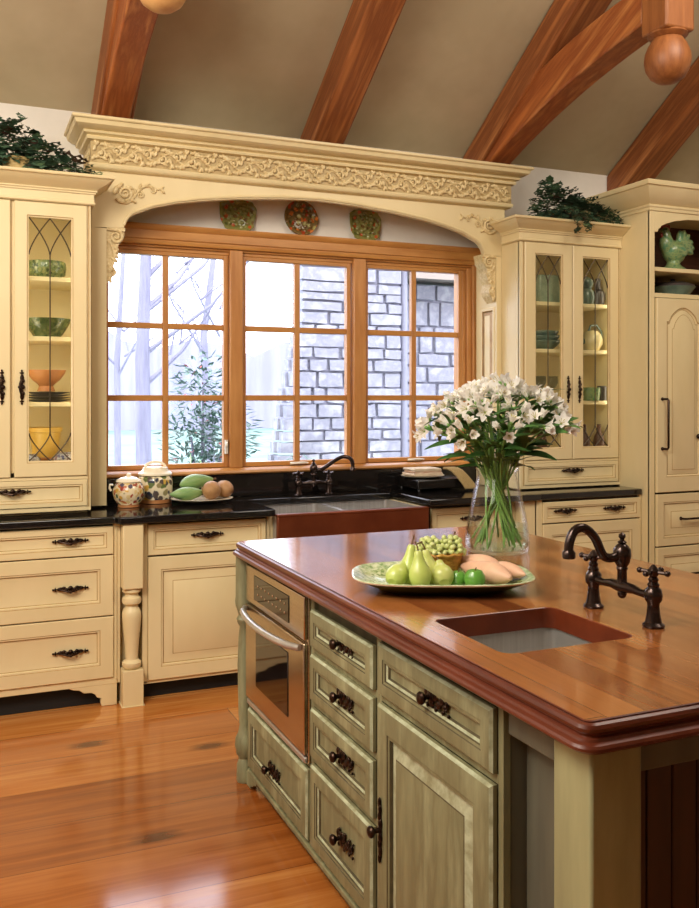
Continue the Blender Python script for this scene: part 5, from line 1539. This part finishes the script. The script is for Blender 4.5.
ivy('trailing ivy in a basket pot on top of the left hutch', (0.20, 4.66, ZT), 0.3, (0.06, 0.02, 0.0),
    [[(0.06, 0.02, 0.08), (0.15, 0.0, 0.10), (0.26, -0.02, 0.06), (0.36, -0.03, 0.03), (0.45, -0.04, 0.02)],
     [(0.06, 0.02, 0.08), (0.1, 0.05, 0.16), (0.2, 0.03, 0.16), (0.3, 0.0, 0.08), (0.4, 0.0, 0.03)],
     [(0.0, 0.02, 0.08), (-0.02, 0.0, 0.2), (0.03, 0.0, 0.25)], [(0.06, 0, 0.1), (0.12, 0, 0.2), (0.16, 0, 0.2)], [(0, 0, 0.1), (0.04, 0, 0.23), (0.09, 0, 0.27)]],
    5, [((-0.02, 0.0, 0.16), (0.14, 0.10, 0.095), 260), ((0.16, 0.01, 0.10), (0.12, 0.08, 0.07), 150), ((0.28, 0.0, 0.05), (0.12, 0.06, 0.045), 80), ((-0.06, -0.04, 0.04), (0.06, 0.05, 0.04), 40), ((0.15, 0.01, 0.03), (0.08, 0.05, 0.04), 60)])
ivy('dark trailing ivy heaped along the top of the right hutch', (3.50, 4.66, ZT), 0.3, (-0.08, 0.06, 0.0),
    [[(-0.10, -0.05, 0.10), (-0.08, -0.165, 0.05), (-0.07, -0.195, -0.03), (-0.09, -0.19, -0.09)],
     [(-0.05, -0.05, 0.10), (-0.03, -0.165, 0.04), (0.0, -0.195, -0.03), (0.01, -0.19, -0.05)],
     [(0.0, 0.0, 0.12), (0.15, -0.04, 0.12), (0.27, -0.08, 0.06), (0.29, -0.11, 0.03), (0.305, -0.14, 0.03)],
     [(-0.1, 0, 0.15), (-0.16, 0, 0.22), (-0.19, 0, 0.24)], [(-0.1, 0, 0.15), (-0.12, 0, 0.24), (-0.15, 0, 0.26)]],
    9, [((-0.07, 0.0, 0.11), (0.20, 0.10, 0.12), 420), ((0.10, -0.01, 0.09), (0.14, 0.09, 0.08), 220), ((0.24, -0.04, 0.05), (0.13, 0.06, 0.05), 120), ((-0.2, 0.0, 0.05), (0.08, 0.07, 0.05), 70)])

# ================================================================== OUTSIDE THE WINDOW
struct('ground_outside', MB().box(-40, 60, 5.4, 70, -0.25, -0.2), M['lawn'], 'pale frosty lawn outside the window', 'lawn')
random.seed(5)
hl = MB()
top_ = []
for k in range(61):
    top_.append((-40+k*1.7, 5.0+1.2*math.sin(k*0.35)+random.uniform(-0.5, 0.5)))
hl.prism([(-40, -0.3)]+[(62, -0.3)]+top_[::-1], 'y', 46, 47)
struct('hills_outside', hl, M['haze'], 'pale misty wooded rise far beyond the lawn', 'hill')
def stone_wall(label, x0, x1, y0, y1, z0, z1, flare=None, seed=1, hmin=0.07, hmax=0.16, quoin=False):
    random.seed(seed)
    t = Thing('exterior_stone_wall', label, 'stone wall', ((x0+x1)/2, (y0+y1)/2, -0.2))
    m_ = MB().box(x0+0.02, x1-0.02, y0+0.03, y1, -0.2, z1)
    s = MB()
    z = z0
    while z < z1:
        h = random.uniform(hmin, hmax)
        if z+h > z1: h = z1-z
        xl = x0-(flare(z) if flare else 0)
        x = xl
        while x < x1-0.02:
            w = random.uniform(0.14, 0.48)
            if x1-x-w < 0.16: w = x1-x
            w = min(w, x1-x)
            j = random.uniform(0, 0.02)
            q = [random.uniform(-0.012, 0.012) for _ in range(8)]
            a_, b_, c_, d_ = x+0.010, x+w-0.010, z+0.010, z+h-0.010
            s.prism([(a_+abs(q[0]), c_+q[1]*0.6), ((a_+b_)/2, c_+q[2]*0.5), (b_-abs(q[3]), c_+q[4]*0.6), (b_-abs(q[5]), d_+q[6]*0.6), ((a_+b_)/2, d_+q[7]*0.5), (a_+abs(q[2]), d_+q[5]*0.6)], 'y', y0-0.02+j, y0+0.10)
            x += w
        y = y0+0.10
        while y < y1:
            w = random.uniform(0.22, 0.5)
            s.box(xl-0.015, xl+0.06, y+0.008, min(y+w, y1)-0.008, z+0.008, z+h-0.008)
            y += w
        z += h
    t.part('mortar', m_, M['mortar'])
    t.part('stones', s, M['stone'], bev=0.012)
    return t
stone_wall('pale stone chimney-like wall seen through the middle and right sashes', 2.96, 4.02, 8.0, 8.22, -0.2, 4.6, lambda z: 0.0 if z > 2.05 else 0.42*((2.05-z)/2.25)**0.9, 3)
w2 = stone_wall('stone house wall set back, at the right edge of the window', 4.14, 8.0, 8.35, 8.7, -0.2, 2.66, None, 8, 0.13, 0.28)
solo('downpipe_outside', MB().tube([(4.075, 8.06, -0.2), (4.075, 8.06, 2.9)], 0.035, 10).box(4.02, 4.13, 8.09, 8.3, -0.2, 2.9), M['mortar'], 'grey drainpipe in the corner between the two stone walls outside', 'drainpipe')
solo('exterior_eave', MB().box(4.135, 8.4, 7.95, 9.7, 2.70, 2.83).box(4.135, 8.4, 7.93, 7.95, 2.66, 2.86), M['eave'], 'roof eave above the set-back stone wall outside', 'eave')
LIMB = []
def tree(label, x, y, h, r, seed, n=7):
    random.seed(seed)
    t = Thing('bare_tree', label, 'tree', (x, y, -0.2), group='bare winter trees outside')
    tk = [(0, 0, 0), (0.04*h*random.uniform(-1, 1), 0, h*0.3), (0.05*h*random.uniform(-1, 1), 0, h*0.6), (0.08*h*random.uniform(-1, 1), 0, h)]
    t.part('trunk', MB().tube(tk, [r, r*0.85, r*0.6, r*0.15], 10), M['bark'], local=True)
    b = MB()
    for k in range(n):
        z = h*random.uniform(0.22, 0.85); a = random.uniform(0, 2*PI); L = h*random.uniform(0.18, 0.36)
        p0 = Vector((tk[1][0]*z/(0.3*h) if z < 0.3*h else tk[2][0], 0, z))
        d = Vector((math.cos(a), 0.4*math.sin(a), random.uniform(0.5, 1.1))).normalized()
        p1 = p0+d*L*0.5; p2 = p0+d*L+Vector((0, 0, L*0.2))
        b.tube([p0, p1, p2], [r*0.35, r*0.22, r*0.06], 6)
        for j in range(3):
            q = p0.lerp(p2, random.uniform(0.3, 0.9)); e = (d+Vector((random.uniform(-.9, .9), 0.2, random.uniform(-.2, .7)))).normalized()
            b.tube([q, q+e*L*0.3, q+e*L*0.55+Vector((0, 0, L*0.06))], [r*0.14, r*0.09, r*0.03], 5)
    t.part('branches', b, M['bark'], local=True)
tree('nearer bare tree trunk seen through the left sash', 2.62, 14.0, 7.5, 0.13, 11, 10)
tree('thin bare tree left of the main trunk, through the left sash', 2.86, 18.0, 8.0, 0.07, 12, 8)
tree('slender bare tree seen high in the second column of panes', 5.26, 20.0, 10.0, 0.10, 13, 9)
def shrub(label, x, y, pts, seed, mats, L=0.14, n=420):
    random.seed(seed)
    t = Thing('garden_shrub', label, 'shrub', (x, y, -0.2), group='shrubs outside the window')
    st = MB(); lv = MB()
    for (c, r, k) in pts:
        st.tube([(0, 0, 0), (c[0]*0.5, c[1]*0.5, c[2]*0.6), c], [0.03, 0.02, 0.008], 6)
        for _ in range(k):
            d = Vector((random.gauss(0, 1), random.gauss(0, 1), random.gauss(0, 1))).normalized()
            q = random.random()**0.35
            p = Vector(c)+Vector((d.x*r[0]*q, d.y*r[1]*q, d.z*r[2]*q))
            d2 = Vector((d.x+random.uniform(-.6, .6), d.y-0.4, random.uniform(-0.5, 0.5))).normalized()
            w = d2.cross(Vector((0, 0, 1))); w = w.normalized() if w.length > 1e-3 else Vector((1, 0, 0))
            up = Vector((random.uniform(-.3, .3), random.uniform(-.3, .3), 1)); w = (w+up*random.uniform(-.5, .5)).normalized()
            s = L*random.uniform(0.6, 1.15)
            mm = 1 if (len(mats) > 1 and random.random() < 0.05) else 0
            if mm: s *= 0.6
            lv.add([p, p+d2*s*0.5+w*s*0.14, p+d2*s, p+d2*s*0.5-w*s*0.14], [(0, 1, 2, 3)], mm)
    t.part('branches', st, M['bark'], local=True)
    t.part('foliage', lv, mats, local=True)
shrub('tall rhododendron with dark leaves and reddish buds, in the second column of panes', 1.92, 7.6, [((0.0, 0, 1.75), (0.24, 0.3, 0.34), 420), ((-0.1, 0, 1.35), (0.24, 0.3, 0.25), 320), ((0.18, 0, 1.35), (0.26, 0.3, 0.34), 480), ((0.02, 0, 0.95), (0.42, 0.4, 0.3), 560)], 4, [M['rhodo'], M['rhodo2']], 0.12)
shrub('small dark shrub at the foot of the stone wall, middle sash', 2.72, 7.7, [((0, 0, 0.85), (0.16, 0.15, 0.22), 110), ((0.1, 0, 1.02), (0.10, 0.12, 0.2), 70)], 6, [M['rhodo'], M['rhodo2']], 0.12)
shrub('pale green low bush in front of the lawn, left sash', 1.64, 6.6, [((0.0, 0, 1.04), (0.30, 0.15, 0.16), 280), ((0.35, 0, 1.0), (0.2, 0.15, 0.13), 120)], 7, [M['pale_bush']], 0.08)

# ================================================================== LIGHT
wl = bpy.data.worlds.new('overcast_sky'); scene.world = wl; wl.use_nodes = True
bg = wl.node_tree.nodes['Background']
bg.inputs[0].default_value = lin((240, 243, 255)); bg.inputs[1].default_value = 6.0
def area(name, loc, target, size, power, color, sy=None, spread=None):
    l = bpy.data.lights.new(name, 'AREA'); l.energy = power; l.size = size; l.color = color
    if sy: l.shape = 'RECTANGLE'; l.size_y = sy
    if spread: l.spread = spread
    o = link(bpy.data.objects.new(name, l)); o.location = loc
    o.rotation_euler = (Vector(target)-Vector(loc)).to_track_quat('-Z', 'Y').to_euler()
    return o
WARM = (1.0, 0.915, 0.785)
area('key_softbox', (-0.9, 1.5, 3.3), (1.5, 4.8, 1.0), 1.3, 115, WARM)
area('ceiling_fill', (3.0, 1.7, 3.9), (3.6, 4.5, 1.2), 1.2, 60, WARM)  # unseen fill lamp added to brighten the right cabinets
area('island_light', (-1.4, 2.6, 2.6), (1.2, 2.4, 0.5), 1.2, 25, WARM)
for nm, xa, xb in (('hutch_light_left', 0.243, 0.576), ('hutch_light_right', 3.135, 3.832), ('hutch_light_far_left', -0.095, 0.236)):
    cx_ = xa
    for xx, tx in ((xa, 1), (xb, -1)):
        area(nm, (xx, 4.632, 1.75), (xx+tx*0.3, 4.95, 1.75), 0.016, 1.1 if cx_ < 2 else 0.8, (1.0, 0.90, 0.72), 1.15)
area('ceiling_bounce_fill', (-0.8, 0.8, 2.5), (0.2, 3.6, 4.2), 1.2, 26, (1.0, 0.95, 0.86))  # unseen lamp added to lift the sloping ceiling, standing in for bounce
sun = bpy.data.lights.new('winter_sun', 'SUN'); sun.energy = 1.2; sun.angle = 0.2; sun.color = (1, 0.97, 0.94)
so_ = link(bpy.data.objects.new('winter_sun', sun)); so_.rotation_euler = (R(48), 0, R(-28))

# ================================================================== CAMERA
cam = bpy.data.cameras.new('camera'); co = link(bpy.data.objects.new('camera', cam))
cam.sensor_fit = 'VERTICAL'; cam.sensor_height = 24.0; cam.sensor_width = 24.0
cam.lens = 24.0*905.5/908.0
cam.shift_y = -(454.0-396.6)/908.0
co.location = (0, 0, 1.49)
co.rotation_euler = (R(90), 0, R(-23.375))
cam.clip_start = 0.05; cam.clip_end = 300
scene.camera = co
scene.view_settings.view_transform = 'Standard'
scene.view_settings.look = 'None'
scene.view_settings.exposure = 0.0
scene.cycles.max_bounces = 8
scene.cycles.transparent_max_bounces = 16
scene.cycles.caustics_reflective = False
scene.cycles.caustics_refractive = False
scene.cycles.sample_clamp_indirect = 6.0
